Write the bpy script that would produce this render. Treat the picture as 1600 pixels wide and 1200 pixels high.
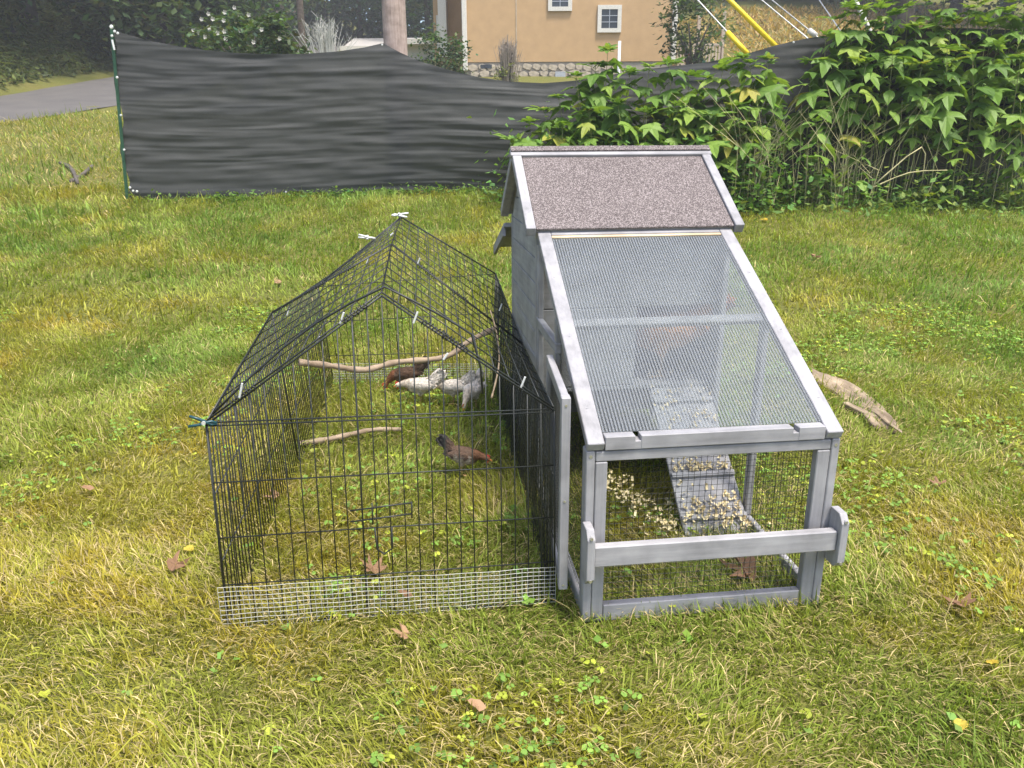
import bpy, bmesh, math, random
import numpy as np
from mathutils import Vector, Matrix, noise as mnoise
for o in list(bpy.data.objects): bpy.data.objects.remove(o)
random.seed(7); rng = np.random.default_rng(7)
scene = bpy.context.scene; COL = scene.collection
R = math.radians
# ------------------------------------------------------------------ camera, world, sun, exposure
F_PX, PITCH, ROLL, CAM_H = 1185.157, 0.3032, 0.0056, 1.2365
cam_data = bpy.data.cameras.new('camera'); cam = bpy.data.objects.new('camera', cam_data); COL.objects.link(cam)
cam_data.sensor_width = 36; cam_data.lens = F_PX/1600*36; cam_data.clip_end = 500; cam_data.clip_start = .05
cam.matrix_world = Matrix.Translation((0, 0, CAM_H)) @ Matrix.Rotation(math.pi/2-PITCH, 4, 'X') @ Matrix.Rotation(-ROLL, 4, 'Z')
scene.camera = cam
SUN_DIR = Vector((.24, -.26, .93)).normalized()
world = bpy.data.worlds.new('World'); scene.world = world; world.use_nodes = True
wn = world.node_tree.nodes; bg = wn['Background']
sky = wn.new('ShaderNodeTexSky'); sky.sky_type = 'NISHITA'; sky.sun_disc = False
sky.sun_elevation = math.asin(SUN_DIR.z); sky.sun_rotation = math.atan2(SUN_DIR.x, SUN_DIR.y)
sky.dust_density = 3; sky.air_density = 1.0
world.node_tree.links.new(sky.outputs[0], bg.inputs[0]); bg.inputs[1].default_value = .15
sd = bpy.data.lights.new('sun', 'SUN'); sun = bpy.data.objects.new('sun', sd); COL.objects.link(sun)
sd.energy = 2.8; sd.angle = R(10); sd.color = (1, .955, .87)
sun.rotation_euler = SUN_DIR.to_track_quat('Z', 'Y').to_euler()
vs = scene.view_settings; vs.view_transform = 'Standard'; vs.look = 'None'; vs.gamma = 1; vs.exposure = 1.2
try: vs.use_curve_mapping = False
except Exception: pass

# ------------------------------------------------------------------ helpers
def ray(px, py):
    x = (px-800)/F_PX; y = -(py-600)/F_PX
    c, s = math.cos(-ROLL), math.sin(-ROLL); x, y = x*c-y*s, x*s+y*c
    cp, sp = math.cos(PITCH), math.sin(PITCH)
    return Vector((x, cp+y*sp, -sp+y*cp))
def at(px, py, Y):
    d = ray(px, py); return Vector((0, 0, CAM_H))+d*(Y/d.y)
def at_z(px, py, Z=0.):
    d = ray(px, py); return Vector((0, 0, CAM_H))+d*((Z-CAM_H)/d.z)
def road_far(y): return np.interp(y, [-5, 8, 14, 22, 29, 40, 80], [-34, -24, -19.5, -14.9, -15.2, -15.6, -17])
def road_near(y): return np.interp(y, [-5, 8, 12, 17, 19.5, 24, 32, 40, 80], [-27, -18.5, -15.5, -11.5, -10.3, -9.6, -10, -10.5, -12])
def hgt(x, y):
    x = np.asarray(x, float); y = np.asarray(y, float)
    t = np.clip((y-4)/6, 0, None)
    z = np.where(y < 10, .65*np.power(np.clip(t, 0, 1), 1.4), .65+.152*(y-10))
    bank = np.clip(road_far(y)-x-.3, 0, None)
    z = z+np.minimum(bank*.55, 6)*np.clip((y-6)/8, 0, 1)
    z = z+np.clip(y-27, 0, 30)*np.clip((x-6)/5, 0, 1)*.12
    lump = (np.sin(x*1.3+.4)*np.cos(y*1.7)+.5*np.sin(x*3.1+y*2.3))*.012
    lump = lump*np.clip((y-4.2)/2, 0, 1)*np.clip(1-(y-60)/20, 0, 1)
    near = np.clip(1-np.abs(x-road_near(y)-1.2)/2.5, 0, 1)*np.clip((y-9)/3, 0, 1)
    return z+lump+near*.05*np.sin(x*2.1)*np.sin(y*1.3)
def h1(x, y): return float(hgt(x, y))

def tag(o, label=None, cat=None, group=None, kind=None):
    if label: o['label'] = label
    if cat: o['category'] = cat
    if group: o['group'] = group
    if kind: o['kind'] = kind
    return o
def empty(name, loc=(0, 0, 0), rz=0, label=None, cat=None, group=None):
    o = bpy.data.objects.new(name, None); COL.objects.link(o); o.location = loc; o.rotation_euler = (0, 0, rz)
    o.empty_display_size = .05
    return tag(o, label, cat, group)
def link(name, me, mat=None, parent=None, smooth=False):
    o = bpy.data.objects.new(name, me); COL.objects.link(o)
    if mat is not None and len(me.materials) == 0: me.materials.append(mat)
    if parent is not None: o.parent = parent
    if smooth: me.polygons.foreach_set('use_smooth', [True]*len(me.polygons))
    return o
class MB:
    def __init__(s): s.v = []; s.f = []
    def add(s, v, f):
        n = len(s.v); s.v += [tuple(q) for q in v]; s.f += [tuple(i+n for i in q) for q in f]; return s
    def box(s, x0, x1, y0, y1, z0, z1):
        v = [(x, y, z) for x in (x0, x1) for y in (y0, y1) for z in (z0, z1)]
        return s.add(v, [(0, 1, 3, 2), (4, 6, 7, 5), (0, 4, 5, 1), (2, 3, 7, 6), (0, 2, 6, 4), (1, 5, 7, 3)])
    def beam(s, a, b, w, t, up=(0, 0, 1)):
        a = Vector(a); b = Vector(b); d = (b-a).normalized(); sd_ = d.cross(Vector(up)).normalized(); u = sd_.cross(d)
        v = [p+sd_*(i*w/2)+u*(j*t/2) for p in (a, b) for i in (-1, 1) for j in (-1, 1)]
        return s.add(v, [(0, 1, 3, 2), (4, 6, 7, 5), (0, 4, 5, 1), (2, 3, 7, 6), (0, 2, 6, 4), (1, 5, 7, 3)])
    def tube(s, pts, r, n=5, cap=True):
        pts = [Vector(p) for p in pts]; rs = r if isinstance(r, (list, tuple)) else [r]*len(pts)
        v = []; f = []; ref = Vector((.13, .31, .94))
        for i, p in enumerate(pts):
            d = (pts[min(i+1, len(pts)-1)]-pts[max(i-1, 0)]).normalized()
            e = d.cross(ref); e = e.normalized() if e.length > 1e-3 else d.orthogonal().normalized(); g = d.cross(e)
            for k in range(n):
                a = 2*math.pi*k/n; v.append(p+(e*math.cos(a)+g*math.sin(a))*rs[i])
        for i in range(len(pts)-1):
            for k in range(n):
                k2 = (k+1) % n; f.append((i*n+k, i*n+k2, (i+1)*n+k2, (i+1)*n+k))
        if cap: f.append(tuple(range(n-1, -1, -1))); f.append(tuple((len(pts)-1)*n+k for k in range(n)))
        return s.add(v, f)
    def prism(s, poly, axis, a0, a1):
        def P(q, c):
            return {'x': (c, q[0], q[1]), 'y': (q[0], c, q[1]), 'z': (q[0], q[1], c)}[axis]
        n = len(poly); v = [P(q, a0) for q in poly]+[P(q, a1) for q in poly]
        f = [tuple(range(n-1, -1, -1)), tuple(range(n, 2*n))]+[(i, (i+1) % n, n+(i+1) % n, n+i) for i in range(n)]
        return s.add(v, f)
    def mesh(s, name):
        me = bpy.data.meshes.new(name); me.from_pydata(s.v, [], s.f)
        bm = bmesh.new(); bm.from_mesh(me); bmesh.ops.recalc_face_normals(bm, faces=bm.faces); bm.to_mesh(me); bm.free()
        me.update(); return me
    def build(s, name, mat, parent=None, smooth=False, bevel=0):
        me = s.mesh(name)
        if bevel:
            bm = bmesh.new(); bm.from_mesh(me)
            bmesh.ops.bevel(bm, geom=[e for e in bm.edges if len(e.link_faces) == 2 and e.calc_face_angle() > .5], offset=bevel, segments=1, affect='EDGES')
            bm.to_mesh(me); bm.free()
        return link(name, me, mat, parent, smooth)
def np_mesh(name, verts, faces_flat, loop_tot, col=None, smooth=False):
    me = bpy.data.meshes.new(name); nv = len(verts); nf = len(loop_tot)
    me.vertices.add(nv); me.vertices.foreach_set('co', np.asarray(verts, np.float32).ravel())
    me.loops.add(len(faces_flat)); me.loops.foreach_set('vertex_index', np.asarray(faces_flat, np.int32))
    me.polygons.add(nf); st = np.concatenate([[0], np.cumsum(loop_tot)[:-1]]).astype(np.int32)
    me.polygons.foreach_set('loop_start', st)
    me.update(calc_edges=True)
    if col is not None:
        ca = me.color_attributes.new('Col', 'FLOAT_COLOR', 'POINT')
        c4 = np.ones((nv, 4), np.float32); c4[:, :3] = col; ca.data.foreach_set('color', c4.ravel())
    if smooth: me.polygons.foreach_set('use_smooth', np.ones(nf, bool))
    return me

# ------------------------------------------------------------------ materials
MATS = {}
class NT:
    def __init__(s, name):
        s.m = bpy.data.materials.new(name); s.m.use_nodes = True; s.t = s.m.node_tree; s.n = s.t.nodes; s.n.clear()
        s.out = s.n.new('ShaderNodeOutputMaterial'); MATS[name] = s.m
    def N(s, typ, **kw):
        nd = s.n.new(typ)
        for k, v in kw.items():
            if k.startswith('_'): setattr(nd, k[1:], v)
            elif k.startswith('i'): nd.inputs[int(k[1:])].default_value = v
        return nd
    def L(s, a, b): s.t.links.new(a, b)
    def coords(s, scale=(1, 1, 1), kind='Object'):
        c = s.N('ShaderNodeTexCoord'); m = s.N('ShaderNodeMapping'); m.inputs['Scale'].default_value = scale
        s.L(c.outputs[kind], m.inputs[0]); return m.outputs[0]
    def noise(s, co, scale, detail=4, rough=.55):
        n = s.N('ShaderNodeTexNoise'); n.inputs['Scale'].default_value = scale; n.inputs['Detail'].default_value = detail; n.inputs['Roughness'].default_value = rough
        if co is not None: s.L(co, n.inputs['Vector'])
        return n.outputs['Fac']
    def ramp(s, fac, stops):
        r = s.N('ShaderNodeValToRGB'); e = r.color_ramp.elements
        while len(e) < len(stops): e.new(.5)
        for k, (p, c) in enumerate(stops): e[k].position = p; e[k].color = (*c, 1)
        s.L(fac, r.inputs[0]); return r.outputs[0]
    def mix(s, fac, a, b, mode='MIX'):
        m = s.N('ShaderNodeMix', _data_type='RGBA', _blend_type=mode)
        for q, i in ((fac, 0), (a, 6), (b, 7)):
            if hasattr(q, 'links'): s.L(q, m.inputs[i])
            else: m.inputs[i].default_value = q if i == 0 else (*q, 1)
        return m.outputs[2]
    def bsdf(s, col, rough=.7, spec=.3, bump=None, bstr=.3, bdist=.01, metal=0):
        b = s.N('ShaderNodeBsdfPrincipled'); b.inputs['Roughness'].default_value = rough
        b.inputs['Specular IOR Level'].default_value = spec; b.inputs['Metallic'].default_value = metal
        if hasattr(col, 'links'): s.L(col, b.inputs['Base Color'])
        else: b.inputs['Base Color'].default_value = (*col, 1)
        if bump is not None:
            bp = s.N('ShaderNodeBump'); bp.inputs['Strength'].default_value = bstr; bp.inputs['Distance'].default_value = bdist
            s.L(bump, bp.inputs['Height']); s.L(bp.outputs[0], b.inputs['Normal'])
        return b.outputs[0]
    def done(s, sh): s.L(sh, s.out.inputs[0]); return s.m
def wood_mat(name, axis, dark, light, rough=.6):
    t = NT(name); sc = [38, 38, 38]; sc['xyz'.index(axis)] = 2.2
    g = t.noise(t.coords(sc), 1.6, 5, .65); blot = t.noise(t.coords(), 9, 4); oi = t.N('ShaderNodeObjectInfo').outputs['Random']
    c = t.ramp(g, [(.3, dark), (.62, light)])
    c = t.mix(.45, c, t.ramp(blot, [(.34, [q*.72 for q in dark]), (.5, [(q+w_)*.5 for q, w_ in zip(dark, light)]), (.68, [min(1, q*1.18) for q in light])]))
    c = t.mix(t.N('ShaderNodeMath', _operation='MULTIPLY', i1=.22).outputs[0], c, [q*.72 for q in dark])
    m = [n for n in t.n if n.type == 'MATH'][0]; t.L(oi, m.inputs[0])
    return t.done(t.bsdf(c, rough, .35, g, .25, .002))
GD, GL = (.21, .205, .212), (.36, .35, .358)
for ax in 'xyz': wood_mat('grey_wood_'+ax, ax, GD, GL)
wood_mat('raw_wood', 'x', (.45, .33, .2), (.62, .5, .34))
wood_mat('weathered_log', 'x', (.13, .09, .055), (.42, .33, .23), .95)
wood_mat('utility_wood', 'z', (.22, .16, .13), (.46, .36, .31), .9)
wood_mat('bark', 'z', (.05, .042, .034), (.14, .12, .10), .95)
wood_mat('twig', 'x', (.2, .14, .09), (.44, .34, .24), .9)
def simple(name, col, rough=.6, spec=.3, metal=0, var=.12, scale=30):
    t = NT(name); n = t.noise(t.coords(), scale)
    c = t.ramp(n, [(.3, [q*(1-var) for q in col]), (.7, [min(1, q*(1+var)) for q in col])])
    return t.done(t.bsdf(c, rough, spec, None, metal=metal))
simple('black_wire', (.018, .02, .018), .45, .5)
simple('galvanised', (.47, .47, .43), .45, .5, .1)
simple('white_plastic', (.62, .62, .60), .4, .4)
simple('teal_plastic', (.008, .05, .06), .35, .5)
simple('steel_screw', (.6, .58, .55), .3, .5, .8)
simple('green_post', (.02, .075, .035), .5, .5)
simple('yellow_plastic', (.85, .62, .02), .45, .4)
simple('cable', (.42, .43, .45), .4, .5, .5)
simple('stucco', (.46, .305, .165), .9, .1, 0, .06, 3)
simple('trim_white', (.60, .57, .51), .6)
simple('mortar', (.3, .27, .23), .95, .1)
simple('stone', (.42, .36, .28), .9, .1, 0, .25, 2.5)
simple('house_roof', (.16, .14, .13), .9)
simple('pale_siding', (.72, .68, .6), .8)
simple('grey_shingle', (.34, .32, .30), .9)
simple('deck_wood', (.42, .34, .27), .8)
simple('red_paint', (.4, .03, .03), .5)
simple('orange_beak', (.55, .22, .05), .5)
simple('red_comb', (.45, .04, .03), .6)
simple('shavings', (.82, .68, .40), .8, .2, 0, .2, 60)
simple('straw', (.40, .36, .19), .85, .2, 0, .2, 10)
simple('soil', (.07, .055, .04), .95)
simple('petal', (.5, .48, .43), .7)
simple('black_eye', (.01, .01, .01), .2)
# felt
t = NT('roof_felt'); co = t.coords()
w = t.N('ShaderNodeTexVoronoi'); w.inputs['Scale'].default_value = 330; t.L(co, w.inputs['Vector'])
bw = t.N('ShaderNodeRGBToBW'); t.L(w.outputs['Color'], bw.inputs[0])
c = t.ramp(bw.outputs[0], [(.15, (.04, .033, .032)), (.5, (.125, .104, .10)), (.85, (.34, .295, .285))])
c = t.mix(.3, c, t.ramp(t.noise(co, 4), [(.3, (.10, .085, .082)), (.7, (.16, .136, .132))]))
t.done(t.bsdf(c, .95, .15, bw.outputs[0], .5, .002))
# window pane
t = NT('window_glass'); t.done(t.bsdf((.03, .035, .045), .08, .6))
# ribbed clear polycarbonate
t = NT('polycarbonate'); tr = t.N('ShaderNodeBsdfTransparent'); tr.inputs[0].default_value = (.78, .81, .80, 1)
gl = t.N('ShaderNodeBsdfGlossy'); gl.inputs['Roughness'].default_value = .12; gl.inputs['Color'].default_value = (.9, .92, .95, 1)
df = t.N('ShaderNodeBsdfTranslucent'); df.inputs[0].default_value = (.75, .77, .8, 1); df2 = t.N('ShaderNodeBsdfDiffuse'); df2.inputs[0].default_value = (.72, .74, .78, 1)
scr = t.noise(t.coords((3, 3, 3)), 4, 5)
m0 = t.N('ShaderNodeMixShader', i0=.5); t.L(df.outputs[0], m0.inputs[1]); t.L(df2.outputs[0], m0.inputs[2])
mr = t.N('ShaderNodeMapRange'); t.L(scr, mr.inputs[0]); mr.inputs[3].default_value = .07; mr.inputs[4].default_value = .20
rf0 = t.N('ShaderNodeBsdfRefraction'); rf0.inputs['Roughness'].default_value = .25; rf0.inputs['IOR'].default_value = 1.08; rf0.inputs['Color'].default_value = (.92, .94, .94, 1)
mt = t.N('ShaderNodeMixShader', i0=.0); t.L(tr.outputs[0], mt.inputs[1]); t.L(rf0.outputs[0], mt.inputs[2])
m1 = t.N('ShaderNodeMixShader'); t.L(mr.outputs[0], m1.inputs[0]); t.L(mt.outputs[0], m1.inputs[1]); t.L(m0.outputs[0], m1.inputs[2])
fr = t.N('ShaderNodeFresnel'); fr.inputs[0].default_value = 1.45
m2 = t.N('ShaderNodeMixShader'); t.L(fr.outputs[0], m2.inputs[0]); t.L(m1.outputs[0], m2.inputs[1]); t.L(gl.outputs[0], m2.inputs[2])
t.done(m2.outputs[0])
t = NT('polycarbonate_rib'); tr = t.N('ShaderNodeBsdfTransparent'); tr.inputs[0].default_value = (.80, .82, .82, 1); df = t.N('ShaderNodeBsdfTranslucent'); df.inputs[0].default_value = (.8, .82, .85, 1)
df2 = t.N('ShaderNodeBsdfDiffuse'); df2.inputs[0].default_value = (.74, .76, .8, 1)
m0 = t.N('ShaderNodeMixShader', i0=.5); t.L(df.outputs[0], m0.inputs[1]); t.L(df2.outputs[0], m0.inputs[2])
m1 = t.N('ShaderNodeMixShader', i0=.22); t.L(tr.outputs[0], m1.inputs[1]); t.L(m0.outputs[0], m1.inputs[2]); t.done(m1.outputs[0])
# shade cloth
t = NT('shade_cloth'); co = t.coords((.6, 1, 9)); n1 = t.noise(co, 6, 6, .7); fine = t.noise(t.coords((60, 60, 190)), 3, 3, .8)
c = t.ramp(n1, [(.3, (.036, .038, .037)), (.7, (.047, .049, .048))]); c = t.mix(.45, c, t.ramp(fine, [(.35, (.012, .012, .012)), (.7, (.12, .12, .117))]))
b = t.bsdf(c, .75, .35, n1, .2, .01); tr = t.N('ShaderNodeBsdfTransparent')
mx = t.N('ShaderNodeMixShader', i0=.02); t.L(b, mx.inputs[1]); t.L(tr.outputs[0], mx.inputs[2]); t.done(mx.outputs[0])
def leaf_mat(name, attr=True, cols=None, trans=.35, rough=.5, spec=.25):
    t = NT(name)
    if attr: a = t.N('ShaderNodeAttribute', _attribute_name='Col'); c = a.outputs['Color']
    else:
        oi = t.N('ShaderNodeObjectInfo').outputs['Random']; c = t.ramp(oi, cols)
        c = t.mix(.5, c, t.mix(1, c, t.ramp(t.noise(t.coords(), 14), [(.3, (.6, .6, .6)), (.7, (1, 1, 1))]), 'MULTIPLY'))
    b = t.bsdf(c, rough, spec); tl = t.N('ShaderNodeBsdfTranslucent')
    cc = t.mix(1, c, (1.25, 1.2, .55), 'MULTIPLY'); t.L(cc, tl.inputs[0])
    mx = t.N('ShaderNodeMixShader', i0=trans); t.L(b, mx.inputs[1]); t.L(tl.outputs[0], mx.inputs[2]); return t.done(mx.outputs[0])
leaf_mat('grass', rough=.6); leaf_mat('foliage', rough=.55)
leaf_mat('weed_leaf', False, [(0, (.09, .18, .028)), (.4, (.16, .28, .042)), (.8, (.23, .36, .06)), (.95, (.30, .40, .07)), (1, (.40, .36, .06))], .35)
leaf_mat('dry_leaf', False, [(0, (.24, .135, .075)), (1, (.42, .26, .15))], .2, .8)
leaf_mat('yellow_leaf', False, [(0, (.6, .42, .05)), (1, (.65, .5, .08))], .3, .7)
leaf_mat('stem', False, [(0, (.14, .19, .05)), (1, (.3, .3, .12))], .05, .7)
# ground
t = NT('lawn_soil'); co = t.coords(); a = t.noise(co, .9, 5); b = t.noise(co, 25, 5); d = t.noise(co, 130, 3)
c = t.ramp(a, [(.3, (.11, .15, .024)), (.5, (.17, .17, .03)), (.7, (.20, .165, .04))])
c = t.mix(.5, c, t.ramp(b, [(.3, (.05, .065, .015)), (.55, (.13, .13, .035)), (.75, (.26, .22, .09))]))
c = t.mix(.4, c, t.ramp(d, [(.35, (.03, .035, .01)), (.7, (.2, .19, .07))])); t.done(t.bsdf(c, .95, .1, d, .6, .02))
t = NT('asphalt'); co = t.coords(); a = t.noise(co, 1.2, 4); b = t.noise(co, 60, 3)
c = t.ramp(a, [(.3, (.075, .07, .068)), (.7, (.12, .11, .10))]); c = t.mix(.4, c, t.ramp(b, [(.3, (.05, .05, .05)), (.7, (.16, .15, .145))])); t.done(t.bsdf(c, .85, .25, b, .3, .01))
t = NT('feathers'); a = t.N('ShaderNodeAttribute', _attribute_name='Col'); n = t.noise(t.coords(), 70, 4, .7)
c = t.mix(.55, a.outputs['Color'], t.mix(1, a.outputs['Color'], t.ramp(n, [(.3, (.5, .48, .45)), (.62, (1, 1, 1))]), 'MULTIPLY')); t.done(t.bsdf(c, .85, .15, n, .6, .006))

# ------------------------------------------------------------------ ground and road
def ground():
    xs = np.unique(np.concatenate([np.linspace(-60, -8, 80), np.linspace(-8, 8, 130), np.linspace(8, 60, 60)]))
    ys = np.unique(np.concatenate([np.linspace(-12, 0, 12), np.linspace(0, 14, 130), np.linspace(14, 110, 120)]))
    X, Y = np.meshgrid(xs, ys); Z = hgt(X, Y); V = np.stack([X, Y, Z], -1).reshape(-1, 3)
    nx, ny = len(xs), len(ys); i = np.arange((ny-1)*(nx-1)); a = (i//(nx-1))*nx+i % (nx-1)
    Fq = np.stack([a, a+1, a+nx+1, a+nx], 1).ravel()
    o = link('ground', np_mesh('ground', V, Fq, np.full(len(i), 4), smooth=True), MATS['lawn_soil']); o['kind'] = 'structure'; o['label'] = 'sloping lawn ground under the grass'
ground()
ys = np.linspace(-4, 78, 170); V = []; Ff = []; K = 7
for y in ys:
    a, b = road_far(y)+.2, road_near(y)-.1
    for k in range(K):
        x = a+(b-a)*k/(K-1); V.append((x, y, h1(x, y)+.015))
for j in range(len(ys)-1):
    for k in range(K-1): q = j*K+k; Ff.append((q, q+1, q+K+1, q+K))
me = bpy.data.meshes.new('road'); me.from_pydata(V, [], Ff); o = link('road', me, MATS['asphalt'], smooth=True); o['kind'] = 'structure'; o['label'] = 'grey asphalt road climbing the slope beyond the black fence'

# ------------------------------------------------------------------ coop
COX, COY, CYAW, W = .1867, 1.7726, .12, .68
H1, D2, H2, OV, DR, HR, DE, HE = .5297, .8349, .9666, .0401, 1.2072, 1.2203, .8149, .9771
coop = empty('chicken_coop', (COX, COY, 0), CYAW, 'grey wooden chicken coop with felt roof, clear ribbed sloping panel and mesh run', 'chicken coop')
gx, gy, gz = MATS['grey_wood_x'], MATS['grey_wood_y'], MATS['grey_wood_z']
def cb(name, mat, x0, x1, y0, y1, z0, z1, parent=None, bv=.0025): return MB().box(x0, x1, y0, y1, z0, z1).build(name, mat, parent or coop, bevel=bv)
SL = (H2-H1)/D2
def sl(y): return H1+SL*y
# front frame
cb('post', gz, 0, .023, .000, .045, 0, H1-.028); cb('post', gz, W-.023, W, .000, .045, 0, H1-.028)
ff = cb('front_frame', gx, .0245, W-.0245, .001, .026, .472, .4995)
cb('stile', gz, .0245, .056, .0, .027, 0, .4705, ff); cb('stile', gz, W-.060, W-.0245, .0, .027, 0, .4705, ff); cb('rail', gx, .0575, W-.0615, .001, .026, .0, .05, ff)
fr_ = empty('slope_frame'); fr_.parent = coop
# slope bottom rail with two notches
rail = MB()
for a, b in ((.047, .125), (.14, .545), (.56, .633)): rail.box(a, b, -.004, .030, H1-.026, H1+.010)
rail.box(.047, .633, -.003, .029, H1-.027, H1-.004)
rail.build('notched_rail', gx, fr_, bevel=.0015)
for x in (.0225, W-.0225):
    MB().beam((x, -.006, sl(-.006)-.012), (x, D2+.008, sl(D2+.008)-.012), .044, .026).build('slope_rail', gy, fr_, bevel=.002)
MB().beam((.0455, .425, sl(.425)-.021), (W-.0455, .425, sl(.425)-.021), .034, .016, (0, -SL, 1)).build('cross_bar', gx, fr_, bevel=.002)
MB().beam((.0455, D2-.012, sl(D2-.012)-.009), (W-.0455, D2-.012, sl(D2-.012)-.009), .028, .02, (0, -SL, 1)).build('top_bar', gx, fr_, bevel=.002)
MB().beam((.0455, D2-.034, sl(D2-.034)-.004), (W-.0455, D2-.034, sl(D2-.034)-.004), .012, .008, (0, -SL, 1)).build('raw_edge_strip', MATS['raw_wood'], fr_, bevel=.001)
# polycarbonate: two skins and ribs
ya, yb = .028, D2-.042; un = Vector((0, -SL, 1)).normalized(); dz = un*.0035
def P_(x, y, off): return Vector((x, y, sl(y)-.008))+un*off
pc = MB().add([P_(.046, ya, .004), P_(W-.046, ya, .004), P_(W-.046, yb, .004), P_(.046, yb, .004)], [(0, 1, 2, 3)]).build('clear_panel', MATS['polycarbonate'], coop)
ribs = MB(); nr = 66
for k in range(nr):
    x = .049+(W-.098)*k/(nr-1)
    ribs.beam(P_(x, ya+.001, .0062), P_(x, yb-.001, .0062), .0042, .003, un)
ribs.build('panel_ribs', MATS['polycarbonate_rib'], pc)
# handle
for x0 in (-.006, W-.004):
    pl = [( -.002, .150), (-.045, .150), (-.064, .170), (-.064, .285), (-.045, .308), (-.002, .308)]
    b_ = MB().prism(pl, 'x', x0, x0+.021).build('bracket', gz, coop, bevel=.0015)
    for z in (.168, .29): MB().tube([(x0+.0105, -.0655 if z > .2 and False else -.056, z), (x0+.0105, -.0665, z)], .0045, 8).build('screw', MATS['steel_screw'], b_)
MB().box(.0155, W-.0045, -.052, -.026, .200, .258).build('handle_bar', gx, coop, bevel=.003)
# side frames of the run
for side, xs in (('l', (0.002, .022)), ('r', (W-.022, W-.002))):
    sf = cb('side_frame', gy, xs[0], xs[1], .047, .835, 0, .045)
    cb('stile', gz, xs[0], xs[1], .84-.035, .838, .047, sl(.80)-.03, sf)
    if side == 'r': cb('stile', gz, xs[0], xs[1], .46, .495, .047, sl(.46)-.03, sf)
    else:
        cb('stile', gz, xs[0], xs[1], .455, .487, .047, sl(.455)-.03, sf)
        cb('rail', gy, xs[0]-.003, xs[1]-.001, .452, .842, .635, .668, sf)
    x = .012 if side == 'l' else W-.012
    g = MB(); st = .0165
    if side == 'r':
        for k in range(int(.79/st)):
            y = .05+k*st; g.tube([(x, y, .03), (x, y, sl(y)-.03)], .00055, 4, False)
        for k in range(int(.8/st)):
            z = .04+k*st; y0 = max(.05, (z-H1+.03)/SL)
            if y0 < .82: g.tube([(x, y0, z), (x, .83, z)], .00055, 4, False)
    else:
        for k in range(int(.40/st)):
            y = .05+k*st; g.tube([(x, y, .03), (x, y, sl(y)-.03)], .00055, 4, False)
        for k in range(int(.62/st)):
            z = .04+k*st; y0 = max(.05, (z-H1+.03)/SL)
            if y0 < .44: g.tube([(x, y0, z), (x, .455, z)], .00055, 4, False)
    g.build('wire_mesh', MATS['black_wire'], coop)
g = MB(); st = .0162
for k in range(36): g.tube([(.056+k*st, .029, .045), (.056+k*st, .029, .475)], .0006, 4, False)
for k in range(27): g.tube([(.05, .0302, .052+k*st), (W-.055, .0302, .052+k*st)], .0006, 4, False)
g.build('wire_mesh', MATS['black_wire'], coop)
# house box
HB0, HB1 = .85, 1.565
def roof_z(y): return HR-.022-(HR-HE)/(DR-DE)*abs(y-DR)
for side, x0 in (('l', .003), ('r', W-.018)):
    wall = cb('side_wall', gz, x0-.002, x0+.018, HB0-.006, HB0+.028, .0, roof_z(HB0)-.012)
    cb('corner_post', gz, x0-.001, x0+.017, HB1-.03, HB1+.004, .0, roof_z(HB1)-.012, wall)
    z = .075; ph = .088
    while z < 1.17:
        z1 = min(z+ph-.003, 1.185)
        def yr(zz): # y range under the roof at height zz
            k = (HR-.03-zz)/((HR-HE)/(DR-DE)); return max(HB0+.029, DR-k), min(HB1-.031, DR+k)
        a0, a1 = yr(z); b0, b1 = yr(z1)
        poly = [(a0, z), (a1, z)]
        if b1-b0 > .01: poly += [(b1, z1), (b0, z1)]
        else: poly += [((a0+a1)/2, min(z1, 1.18))]
        if a1-a0 > .03: MB().prism(poly, 'x', x0, x0+.014).build('plank', gy, wall, bevel=.0018)
        z += ph
fw = cb('front_wall', gx, .021, W-.021, HB0, HB0+.012, .69, roof_z(HB0)-.012)
cb('wall_panel', gx, .021, .365, HB0, HB0+.012, .40, .688, fw); cb('wall_panel', gx, .652, W-.021, HB0, HB0+.012, .40, .688, fw)
cb('rear_wall', gx, .021, W-.021, HB1-.016, HB1-.004, .05, roof_z(HB1)-.012)
cb('floor', gx, .021, W-.021, HB0+.001, HB1-.018, .382, .398)
# nest box behind
nb = cb('nest_box', gz, .04, W-.04, HB1+.006, 1.86, .32, .80)
lid = MB().beam((W/2, HB1+.006, .915), (W/2, 2.0, .775), W+.06, .018).build('lid', gy, nb, bevel=.002)
MB().beam((-.028, HB1+.02, .885), (-.028, 2.0, .75), .014, .04).build('trim', gy, nb, bevel=.001)
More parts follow.
